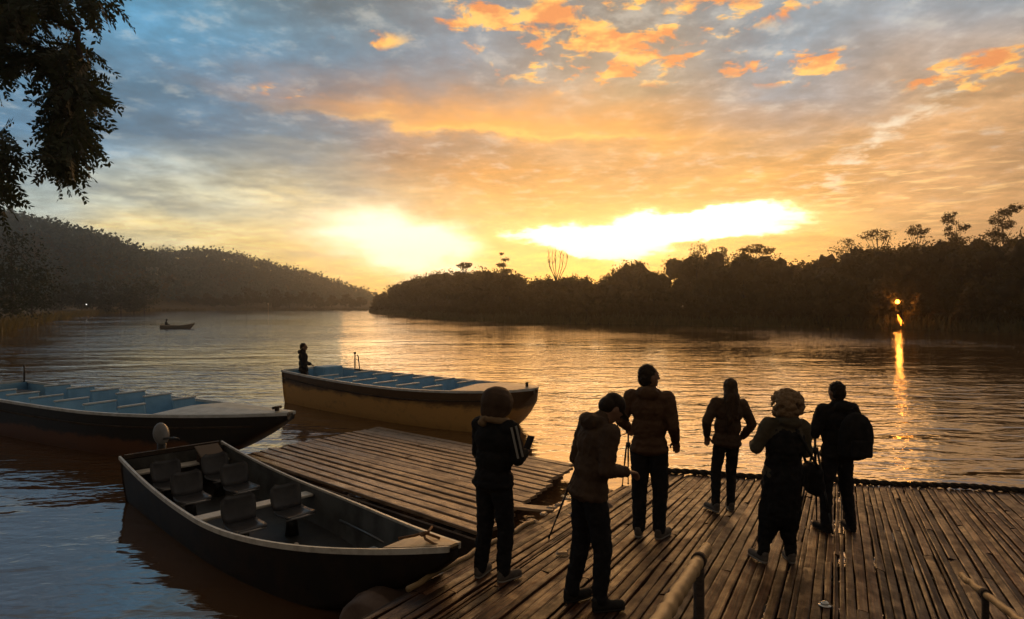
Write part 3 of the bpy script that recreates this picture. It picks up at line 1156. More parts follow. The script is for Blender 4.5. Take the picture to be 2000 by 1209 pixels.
def hut():
    p = PT(325, 590, 352)
    g = gh(p.x, p.y)
    root = empty('hut', (p.x, p.y - 14, g), R(20))
    tag(root, 'small pale hut half hidden among trees on the far left bank', 'hut')
    MB().box((0, 0, 1.5), (5.5, 4, 3.2)).build('wall', mat('pale_wall', (.42, .40, .36), .8), root)
    r = MB()
    r.add([(-3.1, -2.4, 3.0), (3.1, -2.4, 3.0), (3.1, 2.4, 3.0), (-3.1, 2.4, 3.0), (-3.1, 0, 4.6), (3.1, 0, 4.6)], [(0, 1, 5, 4), (3, 4, 5, 2), (0, 4, 3), (1, 2, 5)])
    r.build('roof', mat('tin_roof', (.35, .33, .31), .5), root)
    MB().box((.6, -2.03, 1.0), (.9, .06, 2.0)).build('door', M_BEAM, root)
    MB().box((-1.4, -2.03, 1.6), (.9, .06, .8)).build('window', M_BLACKM, root)


hut()


# ================================================================== boats
def wshape(t, rs, tm, wb, p):
    if t < tm: return rs + (1 - rs) * math.sin(math.pi / 2 * min(1, t / tm))
    return wb + (1 - wb) * max(0, math.cos(math.pi / 2 * (t - tm) / (1 - tm))) ** p


PROF = [(1, 1), (.985, .8), (.96, .6), (.93, .4), (.88, .2), (.78, .07), (.5, .015), (0, 0)]


class Boat:
    def __init__(s, name, label, q, draft=0.28, mats=None, group=None, fd=0.74, tk=.035, floor=.10, stem=.78, cat='boat', rim=.05):
        s.sx, s.sy, s.th, s.L, s.W, s.rs, s.tm, s.wb, s.p, s.zm, s.zs, s.zb = q
        s.draft, s.floor, s.stem, s.tk = draft, floor, stem, tk
        s.root = empty(name, (s.sx, s.sy, 0), s.th)
        tag(s.root, label, cat, group)
        N = 40
        ts = [i / N for i in range(N + 1)]
        # outer shell
        def shell(off, zoff, t0=0, t1=1):
            V, F = [], []
            tt = [t for t in ts if t0 <= t <= t1]
            for t in tt:
                w = max(.004, s.w(t) - off)
                zs, zk = s.z(t), min(s.k(t) + zoff, s.z(t) - .03)
                row = []
                for (a, b) in PROF: row.append((s.L * t, w * a, zk + (zs - zk) * b))
                for (a, b) in PROF[-2::-1]: row.append((s.L * t, -w * a, zk + (zs - zk) * b))
                V += row
            m = 2 * len(PROF) - 1
            for i in range(len(tt) - 1):
                for j in range(m - 1):
                    F.append((i * m + j, i * m + j + 1, (i + 1) * m + j + 1, (i + 1) * m + j))
            return V, F, m, len(tt)
        V, F, m, n = shell(0, 0)
        F.append(tuple(range(m)))                       # transom face
        F.append(tuple((n - 1) * m + j for j in range(m - 1, -1, -1)))
        hull = MB().add(V, F).build('hull', mats['hull'], s.root, True)
        V, F, m, n = shell(tk, .07, 0.012, .965)
        F = [f[::-1] for f in F]
        F.append(tuple(range(m - 1, -1, -1)))
        MB().add(V, F).build('inner_hull', mats['inner'], s.root, True)
        # floor
        fl = MB()
        tt = [t for t in ts if .012 <= t <= .9 and s.k(t) < floor - .06]
        V = []
        for t in tt:
            w = s.win(t, floor) - tk
            V += [(s.L * t, w, floor), (s.L * t, -w, floor)]
        fl.add(V, [(2 * i, 2 * i + 1, 2 * i + 3, 2 * i + 2) for i in range(len(tt) - 1)])
        fl.build('floor', mats.get('floor', mats['inner']), s.root)
        # gunwale rims
        for sg in (1, -1):
            g = MB()
            V, F = [], []
            for t in ts:
                w, z = s.w(t), s.z(t)
                o, i_ = w + .018, max(.002, w - rim)
                V += [(s.L * t, sg * o, z - .035), (s.L * t, sg * o, z + .018), (s.L * t, sg * i_, z + .018), (s.L * t, sg * i_, z - .035)]
            for i in range(N):
                for j in range(4):
                    k = (j + 1) % 4
                    f = (i * 4 + j, i * 4 + k, i * 4 + 4 + k, i * 4 + 4 + j)
                    F.append(f if sg > 0 else f[::-1])
            F += [(0, 1, 2, 3), (N * 4 + 3, N * 4 + 2, N * 4 + 1, N * 4)]
            g.add(V, F).build('gunwale', mats['rim'], s.root)
        # transom cap and foredeck
        MB().box((.03, 0, s.z(0) + .0), (.07, 2 * s.w(0) - .1, .06)).build('transom', mats.get('transom', mats['rim']), s.root)
        V, F = [], []
        tt = [t for t in ts if t >= fd]
        for t in tt:
            w, z = s.w(t) - .02, s.z(t)
            V += [(s.L * t, w, z + .022), (s.L * t, 0, z + .022 + .06 * s.w(t)), (s.L * t, -w, z + .022), (s.L * t, w, z - .02), (s.L * t, -w, z - .02)]
        for i in range(len(tt) - 1):
            a = i * 5
            F += [(a, a + 1, a + 6, a + 5), (a + 1, a + 2, a + 7, a + 6), (a + 3, a + 8, a + 9, a + 4)]
        F += [(0, 3, 4, 2, 1)]
        a = (len(tt) - 1) * 5
        F += [(a, a + 1, a + 2, a + 4, a + 3)]
        s.fd_obj = MB().add(V, F).build('foredeck', mats['deck'], s.root)

    def w(s, t): return s.W * wshape(t, s.rs, s.tm, s.wb, s.p)
    def z(s, t): return s.zm + s.zs * max(0, 1 - t / s.tm) ** 2 + s.zb * max(0, (t - s.tm) / (1 - s.tm)) ** 2
    def k(s, t):
        if t < s.stem: return -s.draft
        f = ((t - s.stem) / (1 - s.stem)) ** 1.7
        return -s.draft + (s.z(1) - .12 + s.draft) * f
    def win(s, t, z):
        """inside half width at height z"""
        zs, zk = s.z(t), s.k(t)
        b = min(1, max(0, (z - zk) / (zs - zk)))
        for (a1, b1), (a2, b2) in zip(PROF[:-1], PROF[1:]):
            if b <= b1 and b >= b2:
                f = (b - b2) / (b1 - b2 + 1e-9)
                return s.w(t) * (a2 + (a1 - a2) * f)
        return s.w(t)


def hull_mat(name, c_low, c_up, z0, z1, c_stain, thr=(0.45, 0.58), rough=.5):
    """worn paint: a lower colour, an upper band of peeled dark wood with a ragged edge, stains"""
    m = bpy.data.materials.new(name)
    m.use_nodes = True
    n = m.node_tree
    X.nt = n
    p = n.nodes['Principled BSDF']
    p.inputs['Roughness'].default_value = rough
    t = n.nodes.new('ShaderNodeTexCoord')
    sp = n.nodes.new('ShaderNodeSeparateXYZ')
    n.links.new(t.outputs['Object'], sp.inputs[0])
    z = X(sp.outputs[2])
    nz = noise(vmath('MULTIPLY', t.outputs['Object'], (1.0, 1.0, 2.2)).outputs[0], 2.4, 5.0, .65)
    nf = noise(t.outputs['Object'], 11.0, 4.0, .6)
    e = sstep(z0, z1, z + (nz - .5) * .32)
    c = mixrgb(e, c_low, c_up)
    c = mixrgb(sstep(thr[0], thr[1] + .12, nz * .6 + nf * .4) * .7, c, c_stain)
    n.links.new(c, p.inputs['Base Color'])
    b = n.nodes.new('ShaderNodeBump')
    b.inputs['Distance'].default_value = .006
    n.links.new(nf.v, b.inputs['Height'])
    n.links.new(b.outputs[0], p.inputs['Normal'])
    return m


M_BLUE = mat('blue_boat_paint', (0.30, 0.60, 0.88), 0.5, (0.22, 0.48, 0.74), 3.0, bump=.002)
M_BLUED = mat('dark_blue_paint', (0.09, 0.21, 0.29), 0.6, (0.05, 0.13, 0.19), 3.0)
M_PALE = mat('pale_gunwale_paint', (0.78, 0.82, 0.82), 0.4, (0.58, 0.60, 0.58), 6.0)
M_FDW = mat('foredeck_white', (0.60, 0.57, 0.50), 0.4, (0.42, 0.38, 0.30), 3.5, bump=.002)
M_TAN = mat('tan_bow_board', (0.80, 0.60, 0.34), 0.45, (0.62, 0.44, 0.23), 7.0, bump=.002)
M_GREY = mat('grey_moulded_plastic', (0.045, 0.045, 0.05), 0.36, (0.07, 0.07, 0.074), 5.0, bump=.001)
M_GREYIN = mat('grey_inner_hull', (0.12, 0.125, 0.12), 0.5, (0.05, 0.05, 0.047), 2.5, bump=.002)
M_FLOORD = mat('dark_boat_floor', (0.022, 0.020, 0.018), 0.6, (0.045, 0.04, 0.034), 5.0)


def bench_rows(b, n, x0, x1, aisle=.30, skip=()):
    for i in range(n):
        x = x0 + (x1 - x0) * i / (n - 1)
        t = x / b.L
        zt = b.z(t)
        for sg in (1, -1):
            w = min(b.win((x + .45) / b.L, b.floor + .16), b.win(max(.02, (x - .1) / b.L), b.floor + .3)) - .07
            yc, ww = sg * (aisle / 2 + (w - aisle / 2) / 2), (w - aisle / 2)
            if ww < .2: continue
            seat = MB().rbox((x + .24, yc, b.floor + .30), (.38, ww, .05), .015).build('seat', M_BLUE, b.root)
            MB().box((x + .38, yc, b.floor + .14), (.03, ww * .92, .27)).build('seat_front', M_BLUED, seat)
            bk = MB().rbox((x - .02, yc, b.floor + .56), (.045, ww, .50), .012, (0, R(-9), 0)).build('backrest', M_BLUE, b.root)
            MB().rbox((x - .06, yc, b.floor + .83), (.07, ww + .03, .035), .008).build('top_rail', M_PALE, bk)


# the tan passenger boat beyond the raft
BF = Boat('passenger_boat', 'tan passenger boat with blue seats, moored beyond the plank raft', (-6.401, 19.916, -.646, 8.689, 1.239, .698, .558, .069, .486, .885, .085, .135),
          .25, dict(hull=hull_mat('worn_tan_hull', (.66, .37, .11), (.10, .055, .022), .50, .66, (.20, .11, .045), (.50, .62)), inner=M_BLUE, rim=M_PALE, deck=M_FDW, floor=M_BLUED),
          'blue-seated passenger boats', .80, stem=.84)
bench_rows(BF, 6, 2.0, 6.1, .6)
MB().rbox((.95, .1, .62), (.55, .7, .95), .03).build('console', M_BLUE, BF.root)
MB().tube([(1.1, 1.0, .9), (1.1, 1.0, 1.42)], .022, 6).ell((1.1, 1.0, 1.43), .04).build('mooring_pole', M_BLACKM, BF.root, True)
MB().tube([(1.35, .98, .95), (1.25, 1.0, 1.35), (1.20, 1.0, 1.38)], .018, 6).box((1.30, .98, .93), (.35, .06, .04)).build('pump_handle', M_BLACKM, BF.root)
MB().tube([(8.45, 0, 1.02), (8.45, 0, 1.14)], .035, 8).build('bow_post', M_BEAM, BF.root, True)

BB = Boat('passenger_boat', 'dark-hulled passenger boat with pale blue seats, at the left edge', (-13.705, 16.596, -.475, 10.902, 1.106, .823, .535, .086, .924, .82, .059, .167),
          .25, dict(hull=hull_mat('dark_over_rust_hull', (.16, .062, .022), (.014, .013, .012), .28, .40, (.05, .025, .012), (.52, .66)), inner=M_BLUE, rim=M_PALE, deck=M_FDW, floor=M_BLUED),
          'blue-seated passenger boats', .74, stem=.70)
bench_rows(BB, 6, 2.3, 7.2, .62)
MB().tube([(.15, .86, .85), (.15, .86, 1.32)], .022, 6).build('mooring_pole', M_BLACKM, BB.root, True)
MB().rbox((.9, .1, .45), (.7, 1.0, .55), .03).build('engine_box', M_FLOORD, BB.root)
MB().tube([(10.55, 0, .98), (10.55, 0, 1.08)], .04, 8).tube([(10.55, -.1, 1.06), (10.55, .1, 1.06)], .025, 6).build('bow_cleat', M_BEAM, BB.root, True)

BG = Boat('chair_boat', 'black open boat with grey bucket chairs in front of the raft', (-5.356, 10.122, -.766, 6.753, .80, .93, .455, .07, .951, .479, .186, .417),
          .22, dict(hull=M_HULLDARK, inner=M_GREYIN, rim=mat('thin_pale_rim', (.80, .76, .66), .35, (.58, .53, .44), 8.0), deck=M_TAN, floor=M_FLOORD, transom=M_BEAM), None, .88, .03, .06, .66, 'boat', .012)


def chair(parent, x, y, yaw):
    """moulded bucket seat: backrest curling into a seat pan, on a pedestal"""
    M = Matrix.Rotation(yaw, 4, 'Z')
    def shellmesh(prof, wfun, th, name, par):
        V, F = [], []
        nx = 9
        for k, (px_, pz) in enumerate(prof):
            wv_ = wfun(k / (len(prof) - 1))
            for j in range(nx):
                f = -1 + 2 * j / (nx - 1)
                wrap = abs(f) ** 3 * .05
                V.append((px_ + wrap * .6, f * wv_, pz + wrap * .6))
        n = len(prof)
        for k, (px_, pz) in enumerate(prof):
            wv_ = wfun(k / (len(prof) - 1))
            for j in range(nx):
                f = -1 + 2 * j / (nx - 1)
                wrap = abs(f) ** 3 * .05
                V.append((px_ + wrap * .6 - th * .6, f * wv_, pz + wrap * .6 - th * .7))
        o = n * nx
        for k in range(n - 1):
            for j in range(nx - 1):
                a = k * nx + j
                F.append((a, a + 1, a + nx + 1, a + nx))
                F.append((o + a, o + a + nx, o + a + nx + 1, o + a + 1))
        for k in range(n - 1):
            a = k * nx
            F.append((a, a + nx, o + a + nx, o + a))
            a = k * nx + nx - 1
            F.append((a + nx, a, o + a, o + a + nx))
        for j in range(nx - 1):
            F.append((j + 1, j, o + j, o + j + 1))
            a = (n - 1) * nx + j
            F.append((a, a + 1, o + a + 1, o + a))
        V = [M @ (Vector(v) * .88) + Vector((x, y, -.03)) for v in V]
        return MB().add(V, F).build(name, M_GREY, par, True)
    root = shellmesh([(-.225, .78), (-.22, .73), (-.205, .66), (-.185, .58), (-.16, .50), (-.13, .44)], lambda t: .20 + .035 * math.sin(math.pi * min(1, t * .9 + .02)) - (.05 if t < .05 else 0), .03, 'chair_back', parent)
    shellmesh([(-.13, .44), (-.07, .42), (.02, .415), (.12, .42), (.20, .425), (.24, .405)], lambda t: .215 + .02 * math.sin(math.pi * t), .03, 'seat_pan', root)
    e = MB().tube([M @ Vector((q0, q1, .325)) + Vector((x, y, 0)) for q0, q1 in ((.208, -.185), (.222, 0), (.208, .185))], .013, 6)
    e.build('front_lip', mat('pale_chair_lip', (.34, .33, .32), .35), root, True)  # front lip in a paler colour than the chair
    MB().tube([Vector((x, y, .05)), Vector((x, y, .32))], [.09, .06], 8).build('pedestal', M_BLACKM, root, True)


for (cx, cy, yw) in ((3.30, .30, .03), (3.34, -.33, -.05), (1.75, .30, .06), (1.75, -.36, -.02), (.95, .34, .05), (.85, -.34, -.04)):
    chair(BG.root, cx, cy, yw)
M_THWART = mat('cream_thwart', (.76, .72, .62), .45, (.60, .55, .46), 5)
for xx, hh, w_ in ((2.92, .40, .20), (.32, .46, .22)):
    ww = BG.win(xx / BG.L, hh) - .035
    MB().rbox((xx, 0, hh), (w_, 2 * ww, .035), .008).build('thwart', M_THWART, BG.root)
# bow locker, grab bar and loose rope
MB().add([(4.95, -.40, .20), (5.55, -.26, .30), (5.55, .26, .30), (4.95, .40, .20), (5.05, -.34, .36), (5.55, -.24, .44), (5.55, .24, .44), (5.05, .34, .36)],
         [(0, 3, 2, 1), (4, 5, 6, 7), (0, 1, 5, 4), (1, 2, 6, 5), (2, 3, 7, 6), (3, 0, 4, 7)]).build('bow_locker', mat('pale_grey_locker', (.36, .38, .38), .4, (.28, .29, .29), 4), BG.root)
MB().tube([(3.9, .62, .30), (4.6, .58, .31), (5.3, .50, .33)], .014, 6).build('side_rail', M_STEEL, BG.root, True)
rk = MB()
zt = BG.z(.94) + .06
rk.tube([(6.18, .22, zt), (6.28, .10, zt + .01), (6.34, 0, zt + .02), (6.42, -.05, zt + .02), (6.55, -.06, zt + .01), (6.7, -.02, zt)], .012, 6)
rk.tube([(6.2, -.18, zt), (6.28, -.06, zt + .015), (6.33, .03, zt + .035), (6.38, .02, zt + .05), (6.37, -.05, zt + .035), (6.31, -.03, zt + .03), (6.33, .04, zt + .02), (6.46, .08, zt)], .012, 6)
ro = rk.build('mooring_rope', mat('brown_rope', (.16, .075, .03), .8, (.26, .13, .05), 30), None, True)
ro.location = (BG.sx, BG.sy, 0)
ro.rotation_euler = (0, 0, BG.th)
tag(ro, 'knotted brown rope lying on the tan bow of the chair boat', 'rope')


def outboard():
    root = empty('outboard_motor', (BG.sx, BG.sy, 0), BG.th)
    tag(root, 'outboard motor with pale oval hood on the stern of the chair boat', 'motor')
    MB().ell((-.18, -.12, .90), (.10, .12, .18), (0, R(-22), 0)).build('cowling', mat('pale_cowling', (.26, .26, .26), .3, (.18, .18, .18), 5), root, True)
    MB().tube([(-.16, -.12, .75), (-.20, -.12, .30), (-.22, -.12, -.35)], [.07, .06, .05], 8).build('leg', M_BLACKM, root, True)
    MB().rbox((-.05, -.12, .56), (.14, .22, .22), .02).build('clamp_bracket', M_BLACKM, root)
    MB().tube([(-.05, -.12, .84), (.30, -.10, .90), (.48, -.08, .90)], [.02, .018, .022], 6).build('tiller', M_BLACKM, root, True)
    MB().ell((-.26, -.12, -.42), (.16, .05, .05)).build('gearcase', M_BLACKM, root, True)


outboard()
cb = empty('wooden_box', (BG.sx, BG.sy, 0), BG.th)
tag(cb, 'brown wooden box with slanting lid in the stern of the chair boat', 'box')
MB().rbox((.42, .40, .50), (.26, .32, .20), .015).build('body', M_BEAM, cb)
MB().rbox((.40, .40, .64), (.32, .36, .025), .008, (0, R(24), 0)).build('lid', mat('box_lid', (.13, .085, .05), .5), cb)


# rubbing strakes and mooring line of the two passenger boats
for bt in (BF, BB):
    for sg in (1, -1):
        path = []
        for i in range(33):
            t = .01 + .93 * i / 32
            z = bt.z(t) - .20 - .04 * math.sin(t * 3)
            path.append((bt.L * t, sg * (bt.win(t, z) + .008), z))
        MB().tube(path, .022, 6).build('rubbing_strake', M_BEAM, bt.root, True)
cup = MB().tube([(0, 0, 0), (0, 0, .10), (0, 0, .13)], [.035, .04, .02], 10).build('bottle', mat('pale_bottle', (.5, .46, .40), .3), None, True)
cup.location = (BG.root.matrix_basis @ Vector((3.95, .02, .065)))
tag(cup, 'small pale bottle standing on the floor of the chair boat', 'bottle')

# the little boat out on the river, with its passenger
p = WP(345, 642, 0)
BS = Boat('rowing_boat', 'small open boat far out on the river at left', (p.x - 1.9, p.y, R(4), 4.0, .55, .7, .5, .08, .7, .42, .05, .28), .12,
          dict(hull=mat('grey_boat_paint', (.20, .19, .17), .5), inner=M_GREYIN, rim=M_THWART, deck=M_THWART), None, .86, .03, .05)
MB().box((1.6, 0, .3), (.25, .95, .04)).build('thwart', M_THWART, BS.root)
MB().box((.6, 0, .3), (.25, .85, .04)).build('thwart', M_THWART, BS.root)

# ================================================================== plank raft
def plank(name, p0, p1, width, th, matl, parent, rng, seg=5, wob=.006):
    """irregular sawn board from p0 to p1 (top surface line), own coordinates with x along it"""
    p0, p1 = Vector(p0), Vector(p1)
    d = p1 - p0
    L = d.length
    ex = d / L
    ez = Vector((0, 0, 1)) - ex * ex.z
    ez.normalize()
    ey = ez.cross(ex)
    M = Matrix((ex, ey, ez)).transposed().to_4x4()
    M.translation = p0
    V, F = [], []
    tw = rng.normal() * .004
    for i in range(seg + 1):
        x = L * i / seg
        a, b = width / 2 + rng.normal() * wob, width / 2 + rng.normal() * wob
        dz = rng.normal() * wob * .45
        V += [(x, -a, -th), (x, -a, dz - tw), (x, -a + .012, dz + .004 - tw), (x, b - .012, dz + .004 + tw), (x, b, dz + tw), (x, b, -th)]
    for i in range(seg):
        for j in range(6):
            k = (j + 1) % 6
            F.append((i * 6 + j, (i + 1) * 6 + j, (i + 1) * 6 + k, i * 6 + k))
    F += [(5, 4, 3, 2, 1, 0)[::-1], tuple(seg * 6 + j for j in range(6))[::-1]]
    o = MB().add(V, F).build(name, matl, None)
    if parent is not None:
        o.parent = parent
        o.matrix_local = Matrix.Translation(-Vector(parent.location)) @ M
    else:
        o.matrix_world = M
    return o


rngp = np.random.default_rng(3)
RA, RB, RC, RD = WP(468, 889, .12), WP(742, 833, .10), WP(1122, 906, .20), WP(942, 1044, .34)
raft = empty('plank_raft', ((RA.x + RC.x) / 2, (RA.y + RC.y) / 2, 0))
tag(raft, 'low floating raft of spaced weathered planks left of the main deck', 'raft')
NR = 17
for i in range(NR):
    t = (i + .5) / NR
    a = RA.lerp(RB, t)
    c = RD.lerp(RC, t)
    ext = (c - a).normalized()
    a2 = a + ext * (rngp.normal() * .05)
    c2 = c + ext * (rngp.normal() * .025)
    wd = (RB - RA).length / NR * (.74 + .07 * rngp.normal())
    wd = min(wd, (RB - RA).length / NR * .84)
    if i in (3, 9, 13):
        m_ = a2.lerp(c2, .38 + .2 * rngp.random())
        plank('plank', a2, m_ - ext * .02, wd, .04, M_RAFT, raft, rngp, 4)
        plank('plank', m_ + ext * .03, c2, wd * .95, .04, M_RAFT, raft, rngp, 4)
    else:
        plank('plank', a2, c2, wd, .04, M_RAFT, raft, rngp, 6)
for t in (.05, .33, .64, .94):
    a, c = RA.lerp(RD, t), RB.lerp(RC, t)
    dd = (c - a).normalized()
    plank('bearer', a - dd * .02 - Vector((0, 0, .06)), c + dd * .02 - Vector((0, 0, .06)), .14, .14, M_BEAM, raft, rngp, 3)
e0, e1 = RA.lerp(RB, -.02), RD.lerp(RC, -.02)
plank('side_board', e0 - Vector((0, 0, .05)), e1 - Vector((0, 0, .05)), .05, .26, M_BEAM, raft, rngp, 4)
e0, e1 = RA - Vector((0, 0, .03)), RB - Vector((0, 0, .03))
plank('end_board', e0, e1, .10, .10, M_BEAM, raft, rngp, 4)
# drums the raft floats on
for (fx, fy) in ((.15, .2), (.5, .2), (.85, .2), (.15, .8), (.5, .8), (.85, .8)):
    q = RA.lerp(RD, fx).lerp(RB.lerp(RC, fx), fy) - Vector(raft.location)
    ax = (RB - RA).normalized() * .42
    MB().tube([q - ax - Vector((0, 0, .40)), q + ax - Vector((0, 0, .40))], .2, 12).build('float_drum', M_HULLDARK, raft, True)

# ================================================================== main floating deck
deck = empty('floating_deck', (3.0, 6.0, 0))
tag(deck, 'large floating deck of narrow wet boards with people standing on it', 'deck')
LE0, LE1, FAR0, FAR1 = DK(740, 1190), DK(1112, 985), DK(1296, 925), DK(2000, 963)


def sn(p): return p.x * DU.x + p.y * DU.y, p.x * DN.x + p.y * DN.y


s0, n0 = sn(LE0)
s1, n1 = sn(LE1)
s2, n2 = sn(FAR0)
s3, n3 = sn(FAR1)
NL = (n0 + n1) / 2


def far_s(n):
    if n < n2: return s1 + (s2 - s1) * max(0, (n - n1)) / max(.01, n2 - n1)
    return s2 + (s3 - s2) * (n - n2) / (n3 - n2)


def dpoint(s_, n_, lift=0.0):
    q = DU * s_ + DN * n_
    return Vector((q.x, q.y, deck_z(q.x, q.y) + lift))


n = NL
kk = 0
while n < 9.2:
    w = .068 + .040 * rngp.random()
    if rngp.random() < .12: w *= .55
    nc = n + w / 2
    # nearest point of the boards that the picture can show
    near_s = 0.6 if nc < 5 else 1.5
    fs = far_s(nc) + .03 * rngp.normal()
    cuts = [near_s]
    while True:
        nx_ = cuts[-1] + 2.2 + 2.6 * rngp.random()
        if nx_ > fs - 1.0: break
        cuts.append(nx_)
    cuts.append(fs)
    # the farthest-right boards lie nearly out of the picture: keep them whole
    if len(cuts) > 3 and (kk % 2 == 0 or nc > 6.5): cuts = [cuts[0], cuts[-2], cuts[-1]] if nc < 6.5 else [cuts[0], cuts[-1]]
    lift = .010 * rngp.random() + (.012 if rngp.random() < .08 else 0)
    for a, b in zip(cuts[:-1], cuts[1:]):
        l2 = lift + .005 * rngp.random()
        plank('plank', dpoint(a + .006, nc, l2), dpoint(b - .006, nc, l2), w - .013, .035, M_DECK, deck, rngp, 5, .005)
    n += w
    kk += 1
for ss in (1.2, 3.0, 4.8, 6.6, 8.4, 10.2):
    nl = NL + .05
    if ss > s1 - .1: nl = n1 + (n2 - n1) * (ss - s1) / (s2 - s1) + .15
    if ss > s2 - .2: continue
    plank('bearer', dpoint(ss, nl, -.05), dpoint(ss, 9.1, -.05), .16, .16, M_BEAM, deck, rngp, 3)
plank('edge_beam', dpoint(.6, NL - .02, -.045), dpoint(s1, NL - .02, -.045), .12, .16, M_BEAM, deck, rngp, 6)
plank('edge_beam', FAR0 + Vector((0, 0, -.045)), dpoint(far_s(9.1), 9.1, -.045), .12, .16, M_BEAM, deck, rngp, 6)
plank('edge_beam', LE1 + Vector((0, 0, -.045)), FAR0 + Vector((0, 0, -.045)), .12, .14, M_BEAM, deck, rngp, 4)
# split bamboo lashed along the left edge
ed = MB()
pp, rr_ = [], []
for i in range(16):
    s_ = 4.3 + (6.7 - 4.3) * i / 15
    pp.append(dpoint(s_, NL - .02 + .008 * rngp.normal(), .03 + .006 * rngp.normal()))
    rr_.append(.024 + .003 * rngp.random())
ed.tube(pp, rr_, 8)
ed.v = [tuple(Vector(v) - Vector(deck.location)) for v in ed.v]
ed.build('edge_pole', M_BAMBOO, deck, True)
# float drums under the edge; one shows its rusty shoulder
fd_ = WP(772, 1160, .30)
for k, q in enumerate((fd_, dpoint(2.6, NL + .2), dpoint(7.6, NL + .35), dpoint(8.6, 3.2), dpoint(8.6, 5.6), dpoint(4.5, 3), dpoint(4.5, 6))):
    ax = DU * .45
    c0 = Vector((q.x, q.y, .14)) - Vector(deck.location)
    m_ = MB()
    prof = [(-1, .24), (-.98, .28), (-.7, .29), (-.66, .305), (-.62, .29), (0, .29), (.62, .29), (.66, .305), (.7, .29), (.98, .28), (1, .24)]
    m_.tube([c0 + ax * a for a, _ in prof], [r for _, r in prof], 20)
    dm = m_.build('float_drum', mat('drum_brown', (.20, .135, .10), .5, (.13, .08, .055), 6.0), deck, True)
    if k == 0: dm['label'] = 'brown float drum showing beside the deck edge'

# twisted mooring rope along the river edge
rp_ = MB()
A_, B_ = FAR0 + Vector((-.15, 0, .05)), dpoint(far_s(9.0), 9.0, .05)
Lr = (B_ - A_).length
nseg = int(Lr / .035)
for st_ in range(2):
    path = []
    for i in range(nseg + 1):
        t = i / nseg
        q = A_.lerp(B_, t)
        an = i * .75 + st_ * math.pi
        path.append(q + Vector((0, .022 * math.cos(an), .022 * math.sin(an) + .012 * math.sin(t * 37))))
    rp_.tube(path, .030, 6)
tag(rp_.build('mooring_rope', M_ROPE, None, True), 'thick dark twisted rope along the river edge of the deck', 'rope')
A_, B_ = dpoint(s1, NL, .05), FAR0 + Vector((-.15, 0, .05))

# short boards and chips between raft and deck
c = WP(1040, 990, .36)
d = Vector((math.cos(R(-14)), math.sin(R(-14)), 0)) * .28
tag(plank('loose_board', c - d, c + d, .16, .03, M_RAFT, None, rngp, 3), 'short loose board bridging the gap between raft and deck', 'board')
for i, (x, y) in enumerate(((1038, 1022), (1062, 1008), (1078, 996), (1092, 990), (1108, 978), (1098, 1086))):
    c = DK(x, y)
    m_ = MB().add([(-.07, -.03, 0), (.05, -.04, .004), (.08, .02, 0), (0, .05, .006), (-.06, .03, 0), (-.05, -.02, .022), (.04, -.02, .026), (.05, .015, .022), (0, .03, .026), (-.04, .02, .022)],
                  [(4, 3, 2, 1, 0), (5, 6, 7, 8, 9), (0, 1, 6, 5), (1, 2, 7, 6), (2, 3, 8, 7), (3, 4, 9, 8), (4, 0, 5, 9)])
    o = m_.build('wood_chip', M_RAFT)
    o.location = c + Vector((0, 0, .022))
    o.rotation_euler = (0, R(4), i * 1.3)
    tag(o, 'pale chip of wood lying on the left edge of the deck' if i < 5 else 'pale chip of wood at the foot of the tripod behind the stooping person', 'wood chip', 'wood chips on the deck edge')

# handrails of the gangway
def rail(name, label, a, b, r, posts, collar=None):
    root = empty(name, (a[0], a[1], deck_z(a[0], a[1])))
    tag(root, label, 'handrail', 'gangway handrails')
    o = Vector(root.location)
    A, B = Vector(a) - o, Vector(b) - o
    N = 48
    path = [A.lerp(B, i / N) + Vector((.004 * math.sin(i * 2.1), 0, .004 * math.cos(i * 1.7))) for i in range(N + 1)]
    rad = [r * (1.07 if i % 9 == 4 else .98 if i % 9 in (3, 5) else 1 + .015 * math.sin(i * 1.3)) for i in range(N + 1)]
    MB().tube(path, rad, 14).build('rail', M_BAMBOO, root, True)
    for t in posts:
        q = A.lerp(B, t)
        w = q + o
        z0 = deck_z(w.x, w.y) - o.z
        MB().tube([(q.x, q.y, z0 - .1), (q.x, q.y, q.z - r * .8)], [r * 1.0, r * .9], 10).build('post', M_BEAM, root, True)
        d = (B - A).normalized() * .03
        MB().tube([q - d, q + d], r * 1.28, 12).build('lashing', M_ROPE, root, True)


vdir = Vector((.417, 1, -.205))
a = PT(1380, 1071, 3.35)
rail('handrail', 'bamboo handrail pointing up from the bottom edge, left one', a, a - vdir * 2.0, .028, (.16, .85))
a = PT(1879, 1125, 3.9)
rail('handrail', 'thinner bamboo handrail with a lashed collar at the bottom right corner', a, a - vdir * 2.6, .020, (.17, .8))

# bright metal cap on the boards
c = DK(1611, 1186)
ob = MB().ell((0, 0, .012), (.035, .026, .022)).tube([(0, 0, -.004), (0, 0, .006)], [.05, .05], 16).build('metal_cap', mat('polished_cap', (.9, .88, .84), .18, metal=1.0), None, True)
ob.location = c + Vector((0, 0, .018))
tag(ob, 'small bright metal cap on the deck at the bottom of the picture', 'cap')

# ================================================================== people
_mat = mat


def mat(*a, **k):
    k.setdefault('spec', .2)
    return _mat(*a, **k)


